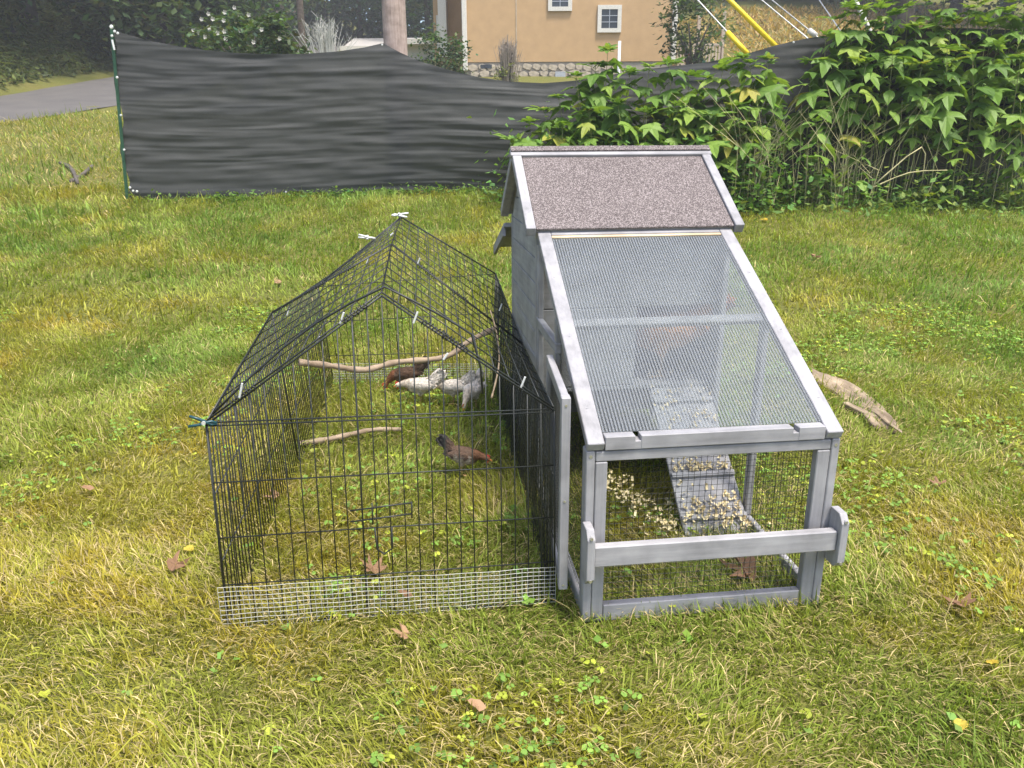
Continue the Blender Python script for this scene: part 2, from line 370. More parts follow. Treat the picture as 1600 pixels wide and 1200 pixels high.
# roof
rp = Vector((0, DE-DR, HE-HR)).normalized(); rn = Vector((0, -(HR-HE), (DR-DE))).normalized()
rf = empty('roof'); rf.parent = coop
for s in (-1, 1):
    def M(y): return y if s == -1 else 2*DR-y
    e0 = Vector((W/2, M(DE), HE)); e1 = Vector((W/2, M(DR-.012), HR-.008)); up = Vector((0, s*(HR-HE), (DR-DE))).normalized()
    MB().beam(e0-up*.016, e1-up*.016, W+2*OV-.01, .012, up).build('roof_board', gx, rf, bevel=.0015)
    d = (e0-e1).normalized()
    MB().beam(e0-up*.0045+d*.006, e1-up*.0045, W+2*OV-.07, .008, up).build('felt', MATS['roof_felt'], rf, bevel=.002)
    for x in (-OV+.0165, W+OV-.0165):
        a = e0.copy(); a.x = x; b = e1.copy(); b.x = x
        MB().beam(a-up*.010+d*.012, b-up*.010, .033, .034, up).build('edge_trim', gy, rf, bevel=.002)
    a = Vector((-OV-.006, M(DR-.012), HR-.012)); b = Vector((W+OV+.006, M(DR-.012), HR-.012))
    MB().beam(a+up*.005-d*.002, b+up*.005-d*.002, .05, .016, up).build('ridge_board', gx, rf, bevel=.002)
    MB().beam(a+up*.0165-d*.012+Vector((.002, 0, 0)), b+up*.0165-d*.012-Vector((.002, 0, 0)), .03, .006, up).build('ridge_felt', MATS['roof_felt'], rf, bevel=.001)
# ramp
rt, rb = Vector((.54, .875, .392)), Vector((.54, .40, .012)); ru = Vector((0, rb.z-rt.z, -(rb.y-rt.y))).normalized()
ru = Vector((0, -(rt.z-rb.z), rt.y-rb.y)).normalized()
ramp = MB().beam(rb, rt, .225, .012, ru).build('ramp', gy, coop, bevel=.002)
for f in (.10, .36, .62, .86):
    c0 = rb.lerp(rt, f)+ru*.0125; MB().beam(c0-Vector((.1115, 0, 0)), c0+Vector((.1115, 0, 0)), .018, .013, ru).build('cleat', gx, ramp, bevel=.0015)
# folded-back side door of the run
dA, dB = Vector((-.018, .452, 0)), Vector((-.047, .035, 0)); dn = (dB-dA).normalized(); up_ = Vector((0, 0, 1)); dside = dn.cross(up_)
door = empty('mesh_door'); door.parent = coop
def dbeam(n, f0, f1, z0, z1, th=.02):
    a = dA.lerp(dB, f0); b = dA.lerp(dB, f1); vv = MB()
    vv.beam(a+up_*((z0+z1)/2), b+up_*((z0+z1)/2), th, z1-z0); return vv.build(n, gz if z1-z0 > .1 else gy, door, bevel=.002)
DZ0, DZ1 = .085, .635
st_ = dbeam('stile', .92, 1, DZ0, DZ1, .024); dbeam('stile', 0, .08, DZ0, DZ1); dbeam('rail', .083, .917, DZ1-.034, DZ1-.001); dbeam('rail', .083, .917, DZ0+.001, DZ0+.034)
for z in (.1, .35, .615): q = dB+dn*.0005+up_*z; MB().tube([q-dn*.002, q+dn*.0012], .0035, 8).build('screw', MATS['steel_screw'], st_)
g = MB()
for k in range(23): f = .06+.88*k/22; a = dA.lerp(dB, f); g.tube([a+up_*(DZ0+.01), a+up_*(DZ1-.01)], .0006, 4, False)
for k in range(33): z = DZ0+.015+k*.0162; g.tube([dA.lerp(dB, .04)+up_*z, dA.lerp(dB, .96)+up_*z], .0006, 4, False)
g.build('wire_mesh', MATS['black_wire'], door)
for (x, y, z) in ((.0115, -.0012, H1-.042), (W-.0115, -.0012, H1-.045), (.0115, -.0012, .03)): MB().tube([(x, y+.002, z), (x, y, z)], .0048, 8).build('screw', MATS['steel_screw'], coop)
for f in (.12, .42, .72):
    for x in (.02, W-.02): y = D2*f; MB().tube([(x, y, sl(y)-.002), (x, y-.0007, sl(y)+.0022)], .0038, 8).build('screw', MATS['steel_screw'], fr_)
CM = Matrix.Translation((COX, COY, 0)) @ Matrix.Rotation(CYAW, 4, 'Z')

# ------------------------------------------------------------------ wire pen
PX, PY, PYAW, PW, PD, PE, PA = -.7645, 1.766, .1069, .8936, 2.1447, .5854, .9033
PM = Matrix.Translation((PX, PY, 0)) @ Matrix.Rotation(PYAW, 4, 'Z')
def pfix(p, px): # keep the depth, move to where the photograph puts the corner
    w_ = PM @ Vector(p); return at(px[0], px[1], w_.y)
FBL, FBR = pfix((0, 0, 0), (357, 984)), pfix((PW, 0, 0), (867, 938)); FBL.z = max(FBL.z, .0); FBR.z = max(FBR.z, 0.)
FEL, FER, FA = pfix((0, 0, PE), (322, 664)), pfix((PW, 0, PE), (866, 642)), pfix((PW/2, 0, PA), (596, 462))
RBL, RBR = at_z(522, 600), PM @ Vector((PW+.0, PD, 0)); REL, RER, RA = pfix((0, PD, PE), (497, 448)), pfix((PW, PD, PE), (774, 428)), pfix((PW/2, PD, PA), (627, 340))
MBL, MBR = FBL.lerp(RBL, .5), FBR.lerp(RBR, .5)
MEL, MER, MA = pfix((0, PD/2, PE), (425, 490)), pfix((PW, PD/2, PE), (817, 540)), pfix((PW/2, PD/2, PA), (612, 384))
RBR.z = 0; MBR.z = 0
pen = empty('wire_pen', FBL, 0, 'black wire pen with a gabled roof and silvery mesh skirt beside the coop', 'pet pen')
def wl(p): return Vector(p)-FBL
bw_ = MATS['black_wire']
def wob(a, b, amp=.002):
    m = a.lerp(b, .5)+Vector((random.uniform(-1, 1), random.uniform(-1, 1), random.uniform(-1, 1)))*amp; return [a, m, b]
def wire(a, b, r, par, name='wire'): return MB().tube(wob(wl(a), wl(b)), r, 5).build(name, bw_, par, smooth=True)
def frame(name, corners, r=.0024):
    c = [wl(q) for q in corners]; m = MB()
    for i in range(len(c)): m.tube([c[i], c[(i+1) % len(c)]], r, 6)
    return m.build(name, bw_, pen, smooth=True)
def gable(name, bl, br, el, er, ap, nb, rails, off=Vector((0, 0, 0))):
    p = frame(name, [bl, br, er, ap, el], .0026)
    def top(f): return el.lerp(ap, f*2) if f < .5 else ap.lerp(er, f*2-1)
    for k in range(1, nb):
        f = k/nb; wire(bl.lerp(br, f), top(f), .0017 if k != 10 else .0026, p)
    for zf in rails: wire(bl.lerp(el, zf), br.lerp(er, zf), .0019, p, 'cross_wire')
    return p
fp = gable('front_panel', FBL, FBR, FEL, FER, FA, 24, (.22, .46, .73, .995, 1.01))
rpn = gable('rear_panel', RBL, RBR, REL, RER, RA, 24, (.3, .65, 1.))
# front door latch: two slide bars and a hanging loop
def fpt(fx, z): return FBL.lerp(FBR, fx)+(FEL-FBL)*z-Vector((0, .004, 0))
m = MB(); m.tube([wl(fpt(.38, .555)), wl(fpt(.56, .575))], .0022, 6); m.tube([wl(fpt(.38, .50)), wl(fpt(.56, .52))], .0022, 6); m.tube([wl(fpt(.445, .585)), wl(fpt(.445, .48))], .0022, 6)
m.tube([wl(fpt(.56, .58)), wl(fpt(.56, .50))], .0022, 6); m.tube([wl(fpt(.45, .46)), wl(fpt(.455, .35)), wl(fpt(.475, .325)), wl(fpt(.50, .35)), wl(fpt(.50, .46))], .0023, 6)
m.build('latch', bw_, fp, smooth=True)
def quad_panel(name, b0, b1, t0, t1, n_up, n_along, r=.0017, bul=Vector((0, 0, 0))):
    p = frame(name, [b0, b1, t1, t0])
    for k in range(1, n_up): f = k/n_up; wire(b0.lerp(b1, f), t0.lerp(t1, f), r, p)
    for k in range(1, n_along): f = k/n_along; wire(b0.lerp(t0, f), b1.lerp(t1, f), r, p, 'cross_wire')
    return p
def inset(a, b, d=.009): v = (b-a).normalized()*d; return a+v, b-v
for B0_, B1_, T0_, T1_ in ((FBL, MBL, FEL, MEL), (MBL, RBL, MEL, REL), (FBR, MBR, FER, MER), (MBR, RBR, MER, RER)):
    b0_, b1_ = inset(B0_, B1_); t0_, t1_ = inset(T0_, T1_); quad_panel('side_panel', b0_, b1_, t0_, t1_, 33, 3, .0019)
# fine black netting tied inside the side wall next to the coop
m = MB(); nn = 84
for k in range(nn+1):
    f = k/nn; b_ = (FBR.lerp(MBR, f*2) if f < .5 else MBR.lerp(RBR, f*2-1)); t_ = (FER.lerp(MER, f*2) if f < .5 else MER.lerp(RER, f*2-1)); o_ = Vector((-.012+.006*math.sin(k*.9), 0, 0)); m.tube([wl(b_+o_), wl(b_.lerp(t_, .5)+o_*1.6), wl(t_+o_)], .0008, 3, False)
for k in range(24):
    f = k/23; m.tube([wl(FBR.lerp(FER, f)-Vector((.012, 0, 0))), wl(MBR.lerp(MER, f)-Vector((.018, 0, 0))), wl(RBR.lerp(RER, f)-Vector((.012, 0, 0)))], .0008, 3, False)
m.build('netting', bw_, pen)
lift = Vector((0, 0, .006))
roofs = []
for e0, e1, a0, a1 in ((FEL, MEL, FA, MA), (MEL, REL, MA, RA), (FER, MER, FA, MA), (MER, RER, MA, RA)):
    e0, e1 = inset(e0, e1, .014); a0, a1 = inset(a0, a1, .014); roofs.append(quad_panel('roof_panel', e0+lift, e1+lift, a0+lift, a1+lift, 7, 11, .0018))
# doubled hoop over the front roof edge
m = MB(); hp = [FEL.lerp(FA, f)+Vector((0, .05+.03*math.sin(f*3), .012+.035*math.sin(math.pi*f))) for f in (0, .2, .4, .6, .8, 1)]+[FA.lerp(FER, f)+Vector((0, .05, .012+.03*math.sin(math.pi*f))) for f in (.15, .3, .42, .5)]
hp += [FA.lerp(FER, .55)+Vector((0, .05, -.03)), FA.lerp(FER, .56)+Vector((0, .05, -.10))]
m.tube([wl(q) for q in hp], .003, 6); m.build('bent_hoop', bw_, pen, smooth=True)
# coil ties (black wire wound round the joined frames)
for a, b, f in ((FEL, FA, .78), (FEL, FA, .15), (FA, FER, .22), (FA, FER, .34), (MEL, MA, .55), (MA, MER, .2), (MA, MER, .45), (MEL, MA, .3)):
    m = MB(); c0 = a.lerp(b, f)+lift; d = (b-a).normalized(); e = d.orthogonal().normalized(); g_ = d.cross(e)
    m.tube([wl(c0+d*(.03*k/10)+(e*math.cos(k*1.9)+g_*math.sin(k*1.9))*.009) for k in range(26)], .0016, 5); m.build('wire_tie', bw_, pen, smooth=True)
def front_cloth(a, b, e, n_len, rows, hh, off, name='mesh_skirt', mat='galvanised', r=.0007):
    L = (b-a); m = MB(); nrm = Vector((L.y, -L.x, 0)).normalized()
    def q(u, v): return wl(a+L*u+Vector((0, 0, -.0+hh*v*(1-.12*u)))+nrm*(off+.003*math.sin(u*11)*v+.0015*math.sin(u*37+v*3)))
    for k in range(n_len+1): u = k/n_len; m.tube([q(u, v/3) for v in range(4)], r, 4, False)
    for j in range(rows+1): m.tube([q(u/40, j/rows) for u in range(41)], r, 4, False)
    return m.build(name, MATS[mat], pen)
front_cloth(FBL-Vector((.012, 0, 0)), FBR, FEL, 58, 9, .125, .008)
front_cloth(RBL, RBR, REL, 60, 8, .115, -.006, r=.0009)
# white zip-tie tails
for (px, py, base, l) in ((450, 487, MEL, .035), (574, 408, MA, .03), (654, 408, MA, .03), (534, 497, FA, .035), (649, 496, FA, .035), (376, 610, FEL, .045), (782, 480, MER, .035), (817, 597, FER, .035), (497, 530, FA, .015), (696, 557, FA, .02), (612, 366, MA, .012), (615, 336, RA, .015)):
    c0 = at(px, py, base.y); MB().tube([wl(c0-Vector((.005, 0, l*.4))), wl(c0+Vector((.006, 0, l*.4)))], .0027, 6).build('zip_tie', MATS['white_plastic'], pen)
# spring clamps
def clamp(c, ang, s, mat, label):
    e = empty('spring_clamp', c, ang, label, 'clamp')
    for sg in (-1, 1):
        m = MB(); m.tube([(-.055*s, .0, sg*.022*s), (-.02*s, 0, sg*.013*s), (.0, 0, sg*.004*s), (.03*s, 0, -sg*.007*s), (.05*s, 0, -sg*.002*s)], [.006*s, .0065*s, .008*s, .006*s, .005*s], 6); m.build('jaw', MATS[mat], e, smooth=True)
    MB().tube([(0, -.014*s, 0), (0, .014*s, 0)], .008*s, 8).build('spring', MATS['galvanised'], e)
    return e
c_ = clamp(at(318, 660, FEL.y-.01), 0, .62, 'teal_plastic', 'dark teal spring clamp on the front eave corner of the wire pen'); c_.rotation_euler = (0, R(12), R(20))
c_ = clamp(at(624, 336, RA.y-.01), 0, .8, 'white_plastic', 'white spring clamp on the rear ridge end of the wire pen'); c_.rotation_euler = (R(60), 0, R(170))
c_ = clamp(at(574, 371, MA.y+.5), 0, .7, 'white_plastic', 'white spring clamp on the sloping rear edge of the pen roof'); c_.rotation_euler = (R(60), R(10), R(10))

# ------------------------------------------------------------------ sticks, log, leaves
def stick(name, pts, r0, r1, label, cat, mat='twig', sub=5):
    P = [Vector(p) for p in pts]; Q = []
    for i in range(len(P)-1):
        for k in range(sub):
            f = k/sub; p0, p1, p2, p3 = P[max(i-1, 0)], P[i], P[i+1], P[min(i+2, len(P)-1)]
            Q.append(.5*((2*p1)+(p2-p0)*f+(2*p0-5*p1+4*p2-p3)*f*f+(3*p1-p0-3*p2+p3)*f**3))
    Q.append(P[-1]); n = len(Q)
    o0 = Q[0].copy(); m = MB().tube([q-o0 for q in Q], [(r0+(r1-r0)*i/n)*(1+.15*math.sin(i*2.3)+.1*random.uniform(-1, 1)) for i in range(n)], 7)
    o = m.build(name, MATS[mat], None, smooth=True); o.location = o0; return tag(o, label, cat)
def pp(px, py, Y): return at(px, py, Y)
stick('perch_branch', [pp(468, 566, 2.75), pp(520, 572, 2.82), pp(570, 578, 2.86), pp(620, 566, 2.9), pp(695, 558, 2.95), pp(735, 532, 3.0), pp(776, 512, 3.05)], .013, .011, 'crooked pale branch held as a perch inside the wire pen', 'branch')
g0, g1 = at_z(466, 694, .015), at_z(628, 671, .03)
stick('fallen_stick', [g0, g0.lerp(g1, .35)+Vector((0, -.01, .008)), g0.lerp(g1, .7)+Vector((0, .015, .012)), g1], .013, .009, 'short pale stick lying on grass inside the wire pen', 'stick')
stick('twig', [at(768, 622, 2.6), at(776, 590, 2.65), at(780, 560, 2.7), at(776, 520, 2.75), at(766, 485, 2.8)], .004, .002, 'thin brown twig leaning against the side wall of the pen', 'twig')
for k, (a, b) in enumerate((((95, 255), (122, 290)), ((110, 285), (145, 262)))):
    def bk(q):
        for Y in np.linspace(7, 16, 400):
            p = at(q[0], q[1], Y)
            if p.z <= h1(p.x, p.y): return p+Vector((0, 0, .06))
        return p
    A_, B_ = bk(a), bk(b)
    stick('bank_branch', [A_-Vector((0, 0, .06)), A_.lerp(B_, .4)+Vector((.07, 0, -.02)), B_-Vector((0, 0, .03))], .034, .022, ('grey curved dead branch on the grassy bank by the road', 'short dead branch lying across another on the roadside bank')[k], 'branch', 'bark')
# weathered log
def make_log():
    a, b = at_z(1276, 583, .03), at_z(1408, 664, .03); d = b-a; L = d.length; m = MB(); n = 40; k = 17
    V_ = []; F_ = []
    for i in range(n+1):
        u = i/n; wid = (.062+.016*math.sin(u*5))*(1 if u < .8 else 1-.55*(u-.8)/.2); hgt_ = .045+.012*math.sin(u*9)
        for j in range(k):
            a_ = math.pi*j/(k-1); nz = mnoise.noise((u*5, j*.7, 2.))*.012+mnoise.noise((u*1.5, j*2.3, 7.))*.022
            V_.append((u*L+(mnoise.noise((j*1.7, 1, 0))*.2 if i in (0, n) else 0), math.cos(a_)*wid+nz+.05*math.sin(u*4), max(-.03, math.sin(a_)*(hgt_+nz)-.012)))
    for i in range(n):
        for j in range(k-1): q = i*k+j; F_.append((q, q+1, q+k+1, q+k))
    F_.append(tuple(range(k))); F_.append(tuple(n*k+j for j in range(k-1, -1, -1)))
    o = m.add(V_, F_).build('rotten_log', MATS['weathered_log'], None); o.location = (a.x, a.y, 0); o.rotation_euler = (0, 0, math.atan2(d.y, d.x))
    tag(o, 'weathered split piece of log lying in the grass beside the coop', 'log')
    for (u, y, l, an) in ((.72, -.085, .22, .12), (.9, -.07, .16, -.2), (.2, .06, .2, .05)):
        s = MB().beam((u*L-l/2, y, .018), (u*L+l/2, y+an*.2, .022), .035, .022).build('splinter', MATS['weathered_log'], o, bevel=.004)
make_log()
def leaf_shape(lobes=5, L=1., w=.5, depth=.45, cup=.2, seed=0, n=4):
    rr = random.Random(seed); pts = [(0, 0)]
    out = []
    tips = [(-75, .55), (-38, .82), (0, 1.), (38, .82), (75, .55)] if lobes == 5 else ([(-48, .72), (0, 1.), (48, .72)] if lobes == 3 else [(0, 1.)])
    if lobes == 1:
        prof = [(0, .0), (.12, .28), (.3, .46), (.5, .44), (.7, .3), (.88, .12), (1, 0)]
        left = [(-x*w*2*.5-0, y) for y, x in prof[1:-1]]; right = [(x*w, y) for y, x in prof[1:-1]]
        out = [(0, 0)]+right+[(0, 1)]+left[::-1]
    else:
        out = [(.02, 0)]
        seq = tips[::-1]
        for i, (a, r) in enumerate(seq):
            a += rr.uniform(-5, 5); r *= rr.uniform(.9, 1.08)
            A = math.radians(90-a); wd = .16*w*2
            tip = Vector((math.cos(A)*r, math.sin(A)*r)); dd = tip.normalized(); pr = Vector((dd.y, -dd.x))
            out += [tuple(dd*r*.48+pr*wd*.62*r), tuple(dd*r*.76+pr*wd*.40*r), tuple(tip), tuple(dd*r*.76-pr*wd*.40*r), tuple(dd*r*.48-pr*wd*.62*r)]
            if i < len(seq)-1:
                a2 = (a+seq[i+1][0])/2; A2 = math.radians(90-a2); out.append((math.cos(A2)*r*(1-depth)*.75, math.sin(A2)*r*(1-depth)*.75))
        out.append((-.02, 0))
    V_ = [(0, .32, .0)]
    for x, y in out: V_.append((x, y, 0))
    V_ = [(x*L, y*L, (-cup*(x*x*1.2+max(0, y-.25)**2)*1.+.10*abs(x))*L+rr.uniform(-.015, .015)*(6 if L < .2 else 1)*L) for x, y, _ in V_]
    nn = len(out); F_ = [(0, 1+i, 1+(i+1) % nn) for i in range(nn)]
    me = bpy.data.meshes.new('leaf'); me.from_pydata(V_, [], F_); me.update(); return me
dead = [leaf_shape(5, .06, .6, .35, -.5, 3), leaf_shape(3, .055, .7, .3, -.6, 4), leaf_shape(1, .05, .55, .3, -.5, 5)]
yel = [leaf_shape(1, .042, .75, .3, -.35, 6), leaf_shape(1, .035, .8, .3, -.3, 7)]
for me in dead: me.materials.append(MATS['dry_leaf'])
for me in yel: me.materials.append(MATS['yellow_leaf'])
LV = [((265, 903), 0, 1.2, 'curled light brown dead leaf on lawn beside the pen skirt corner'), ((640, 1008), 1, 1.1, 'narrow tan dead leaf on the grass in front of the pen skirt'), ((1503, 965), 0, 1.25, 'upright brown dead leaf on lawn right of the coop'),
      ((1550, 1050), 3, 1.0, 'bright yellow fallen leaf lying in the grass'), ((760, 1126), 2, 1.1, 'small brown dead leaf in the foreground grass'), ((588, 912), 0, 1.3, 'brown dead leaf just behind the mesh skirt in the pen'),
      ((645, 948), 2, 1., 'dull dead leaf flat against the foot of the mesh skirt'), ((1180, 908), 0, 2.0, 'large reddish brown dead leaf on grass inside the coop run'), ((292, 868), 4, 1.2, 'small pale yellow leaf beside the pen wall'),
      ((438, 785), 1, 1.2, 'dark brown dead leaf by the inside of the pen wall'), ((150, 776), 2, 1., 'lone tan dead leaf on the open lawn away from the pen'), ((1190, 346), 4, 3.0, 'yellow leaf on lawn behind the coop'),
      ((1275, 405), 1, 2.0, 'tan leaf on the lawn between coop and weeds'), ((437, 450), 2, 2.2, 'pale dead leaf on lawn behind the pen'), ((1498, 1142), 4, 1.1, 'greenish yellow leaf in the foreground grass'), ((1465, 772), 1, 1.2, 'buff dead leaf among grass beyond the log')]
def ground_hit(px, py):
    d = ray(px, py); s = 1.
    while s < 40:
        p = Vector((0, 0, CAM_H))+d*s
        if p.z <= h1(p.x, p.y): return p
        s += .01
    return p
for (q, k, s, lb) in LV:
    o = link('fallen_leaf', (dead+yel)[k]); p = ground_hit(*q); o.location = (p.x, p.y, p.z+.034); o.scale = (s, s, s)
    o.rotation_euler = (random.uniform(-.35, .4), random.uniform(-.35, .35), random.uniform(0, 6.28)); tag(o, lb, 'leaf', 'fallen leaves')
# wood shavings
def shavings():
    m = MB(); rr = random.Random(3)
    def curl(c, s, lift=0):
        a = rr.uniform(0, 6.28); d = Vector((math.cos(a), math.sin(a), rr.uniform(-.2, .4))).normalized(); sd_ = d.cross(Vector((rr.uniform(-.5, .5), rr.uniform(-.5, .5), 1))).normalized(); u = sd_.cross(d); n = 4; R_ = s*rr.uniform(.4, .9); w_ = s*rr.uniform(.25, .5); V_ = []
        for i in range(n+1):
            th = rr.uniform(.85, 1.1)*i/n*rr.choice((1.5, 2.6)); q = Vector(c)+d*R_*math.sin(th)+u*R_*(1-math.cos(th))*.6
            V_ += [q-sd_*w_/2, q+sd_*w_/2]
        m.add(V_, [(2*i, 2*i+1, 2*i+3, 2*i+2) for i in range(n)])
    def on_ramp(f, x): return rb.lerp(rt, f)+Vector((x-.47, 0, 0))+ru*.016
    for _ in range(60): f = .38+abs(rr.gauss(0, .03)); curl(on_ramp(f, rr.uniform(.375, .565)), .02)
    for _ in range(60): f = .12+abs(rr.gauss(0, .07)); curl(on_ramp(f, rr.uniform(.37, .57)), .021)
    for _ in range(36): f = .06+rr.uniform(-.05, .05); curl(on_ramp(f, rr.uniform(.36, .58))+ru*.008, .024)
    for _ in range(70): f = .66+rr.uniform(0, .3); curl(on_ramp(f, rr.uniform(.36, .58)), .02)
    for _ in range(150): u = rr.random(); p = at_z(950+(1060-950)*u+rr.gauss(0, 16), 752+(835-752)*u+rr.gauss(0, 10), .02); l = CM.inverted() @ p; curl((l.x, l.y, rr.uniform(.025, .045)), .022)
    for _ in range(30): p = at_z(rr.uniform(1050, 1240), rr.uniform(812, 850), .02); l = CM.inverted() @ p; curl((l.x, l.y, rr.uniform(.02, .04)), .018)
    for _ in range(40): curl((rr.uniform(.38, .64), rr.uniform(.89, 1.1), .402+rr.uniform(0, .03)), .022)
    o = m.build('wood_shavings', MATS['shavings']); o.matrix_world = CM; o['kind'] = 'stuff'; o['label'] = 'pale curled wood shavings strewn on the ramp and grass of the run'
shavings()

# ------------------------------------------------------------------ hens
def hen(loc, rz, s, pose, cols, label, group='young hens'):
    root = empty('hen', loc, rz, label, 'hen', group)
    body = [(-.085, .175, .030, .034), (-.07, .165, .047, .052), (-.03, .150, .060, .062), (.02, .143, .062, .064), (.06, .148, .050, .056)]
    tail = [(-.165, .262, .007, .030), (-.14, .235, .012, .036), (-.105, .20, .024, .036)]
    neck = {'up': [(.085, .178, .034, .040), (.098, .215, .023, .026), (.106, .245, .018, .020), (.116, .268, .0185, .0195), (.134, .270, .013, .014)],
            'peck': [(.09, .145, .036, .040), (.122, .118, .025, .027), (.146, .088, .0185, .020), (.160, .064, .0185, .019), (.170, .046, .012, .013)],
            'low': [(.092, .160, .036, .040), (.125, .158, .025, .028), (.152, .152, .0195, .021), (.178, .146, .0185, .0195), (.196, .138, .012, .013)]}[pose]
    path = tail+body+neck; n = 14; m = MB(); V_ = []; F_ = []
    for i, (x, z, rx, rz_) in enumerate(path):
        a = path[max(i-1, 0)]; b = path[min(i+1, len(path)-1)]; d = Vector((b[0]-a[0], 0, b[1]-a[1])).normalized(); u = Vector((-d.z, 0, d.x))
        for k in range(n): t_ = 2*math.pi*k/n; V_.append(Vector((x, 0, z))+Vector((0, 1, 0))*rx*math.cos(t_)+u*rz_*math.sin(t_))
    for i in range(len(path)-1):
        for k in range(n): F_.append((i*n+k, i*n+(k+1) % n, (i+1)*n+(k+1) % n, (i+1)*n+k))
    F_ += [tuple(range(n-1, -1, -1)), tuple((len(path)-1)*n+k for k in range(n))]; m.add(V_, F_)
    for sg in (-1, 1): # folded wings, legs and toes
        wv = []; wf = []; rings = [(.055, .155, .012), (.03, .158, .03), (-.02, .155, .036), (-.07, .155, .026), (-.108, .165, .008)]
        for (x, z, r_) in rings:
            for k in range(8): t_ = 2*math.pi*k/8; wv.append((x, sg*(.048+.02*math.cos(t_)*(r_/.036)+.004), z+r_*math.sin(t_)))
        for i in range(4):
            for k in range(8): wf.append((i*8+k, i*8+(k+1) % 8, (i+1)*8+(k+1) % 8, (i+1)*8+k))
        wf += [tuple(range(7, -1, -1)), tuple(32+k for k in range(8))]; m.add(wv, wf)
        m.tube([(.0, sg*.032, .13), (-.002, sg*.032, .095), (-.012, sg*.032, .07)], [.03, .022, .009], 8)
        m.tube([(-.012, sg*.032, .078), (-.004, sg*.032, .006)], .0055, 6)
        for a in (-.5, 0, .5): m.tube([(-.004, sg*.032, .007), (.036*math.cos(a)-.004, sg*.032+.036*math.sin(a), .005)], .0045, 5)
        m.tube([(-.004, sg*.032, .007), (-.026, sg*.032, .005)], .0045, 5)
    me = m.mesh('hen_raw'); tmp = link('tmp', me); md = tmp.modifiers.new('r', 'REMESH'); md.mode = 'VOXEL'; md.voxel_size = .0045
    sm = tmp.modifiers.new('s', 'SMOOTH'); sm.iterations = 3; sm.factor = .5
    me2 = bpy.data.meshes.new_from_object(tmp.evaluated_get(bpy.context.evaluated_depsgraph_get())); bpy.data.objects.remove(tmp); me2.name = 'body'; me2.materials.clear()
    co = np.zeros(len(me2.vertices)*3, np.float32); me2.vertices.foreach_get('co', co); co = co.reshape(-1, 3)
    back, belly, neckc, tailc = [np.array(q) for q in cols]; c4 = np.ones((len(co), 4), np.float32)
    nz = np.array([mnoise.noise((q[0]*28, q[1]*28, q[2]*28)) for q in co])
    f = np.clip((co[:, 2]+nz*.05-.125)/.04, 0, 1)[:, None]; c = belly*(1-f)+back*f
    fn = np.clip((co[:, 0]-.07+nz*.02)/.03, 0, 1)[:, None]; c = c*(1-fn)+neckc*fn
    ft = np.clip((-.085-co[:, 0]+nz*.02)/.03, 0, 1)[:, None]; c = c*(1-ft)+tailc*ft
    leg = (co[:, 2] < .072)&(np.abs(co[:, 0]) < .05); c[leg] = (.42, .27, .12)
    c4[:, :3] = c; ca = me2.color_attributes.new('Col', 'FLOAT_COLOR', 'POINT'); ca.data.foreach_set('color', c4.ravel())
    o = link('body', me2, MATS['feathers'], root, True)
    nrm = np.zeros(len(co)*3, np.float32); me2.vertices.foreach_get('normal', nrm); nrm = nrm.reshape(-1, 3); ok = np.where(~leg&(co[:, 2] > .085)&(co[:, 0] < neck[-2][0]-.012))[0]; ok = rng.choice(ok, min(1500, len(ok)), replace=False)
    P0 = co[ok]+nrm[ok]*.0005; bk = np.tile(np.array([[-1., 0, .18]]), (len(ok), 1)); bk[co[ok, 0] > .08] = (-.5, 0, .5 if pose == 'up' else .3); bk += rng.normal(0, .18, bk.shape); bk -= (bk*nrm[ok]).sum(1)[:, None]*nrm[ok]; bk /= np.linalg.norm(bk, axis=1)[:, None]+1e-6
    sdv = np.cross(bk, nrm[ok]); ln = (.016+.014*np.clip((.06-co[ok, 0])/.15, 0, 1)+.012*(co[ok, 0] < -.09))[:, None]*rng.uniform(.8, 1.2, (len(ok), 1)); wd_ = ln*.32
    fv = np.stack([P0, P0+bk*ln*.55+sdv*wd_+nrm[ok]*.0022, P0+bk*ln+nrm[ok]*.0035, P0+bk*ln*.55-sdv*wd_+nrm[ok]*.0022], 1).reshape(-1, 3); fc = np.repeat(c4[ok, :3]*rng.uniform(.72, 1.18, (len(ok), 1)), 4, 0); ii = np.arange(len(ok))[:, None]*4
    fo = link('feathers', np_mesh('feathers', fv, np.concatenate([ii+np.array([[0, 1, 2]]), ii+np.array([[0, 2, 3]])], 1).ravel(), np.full(2*len(ok), 3), np.clip(fc, 0, 1)), MATS['feathers'], root); fo['kind'] = 'stuff'
    hx, hz = neck[-2][0], neck[-2][1]; hd = Vector((neck[-1][0]-neck[-2][0], 0, neck[-1][1]-neck[-2][1])).normalized(); tip = Vector((neck[-1][0], 0, neck[-1][1])); hu = Vector((-hd.z, 0, hd.x))
    MB().tube([tip, tip+hd*.014, tip+hd*.026-hu*.003], [.008, .0055, .001], 6).build('beak', MATS['orange_beak'], root, True)
    h0 = Vector((hx, 0, hz)); MB().prism([(0, 0), (.0, 0)], 'y', 0, 0) if False else None
    cm = MB(); pts = [(-.012, .015), (-.014, .026), (-.006, .023), (-.002, .031), (.005, .024), (.011, .029), (.015, .018), (.013, .012)]
    cm.add([h0+hd*x+hu*z+Vector((0, y, 0)) for y in (-.003, .003) for x, z in pts], [tuple(range(7, -1, -1)), tuple(range(8, 16))]+[(i, (i+1) % 8, 8+(i+1) % 8, 8+i) for i in range(8)]); cm.build('comb', MATS['red_comb'], root)
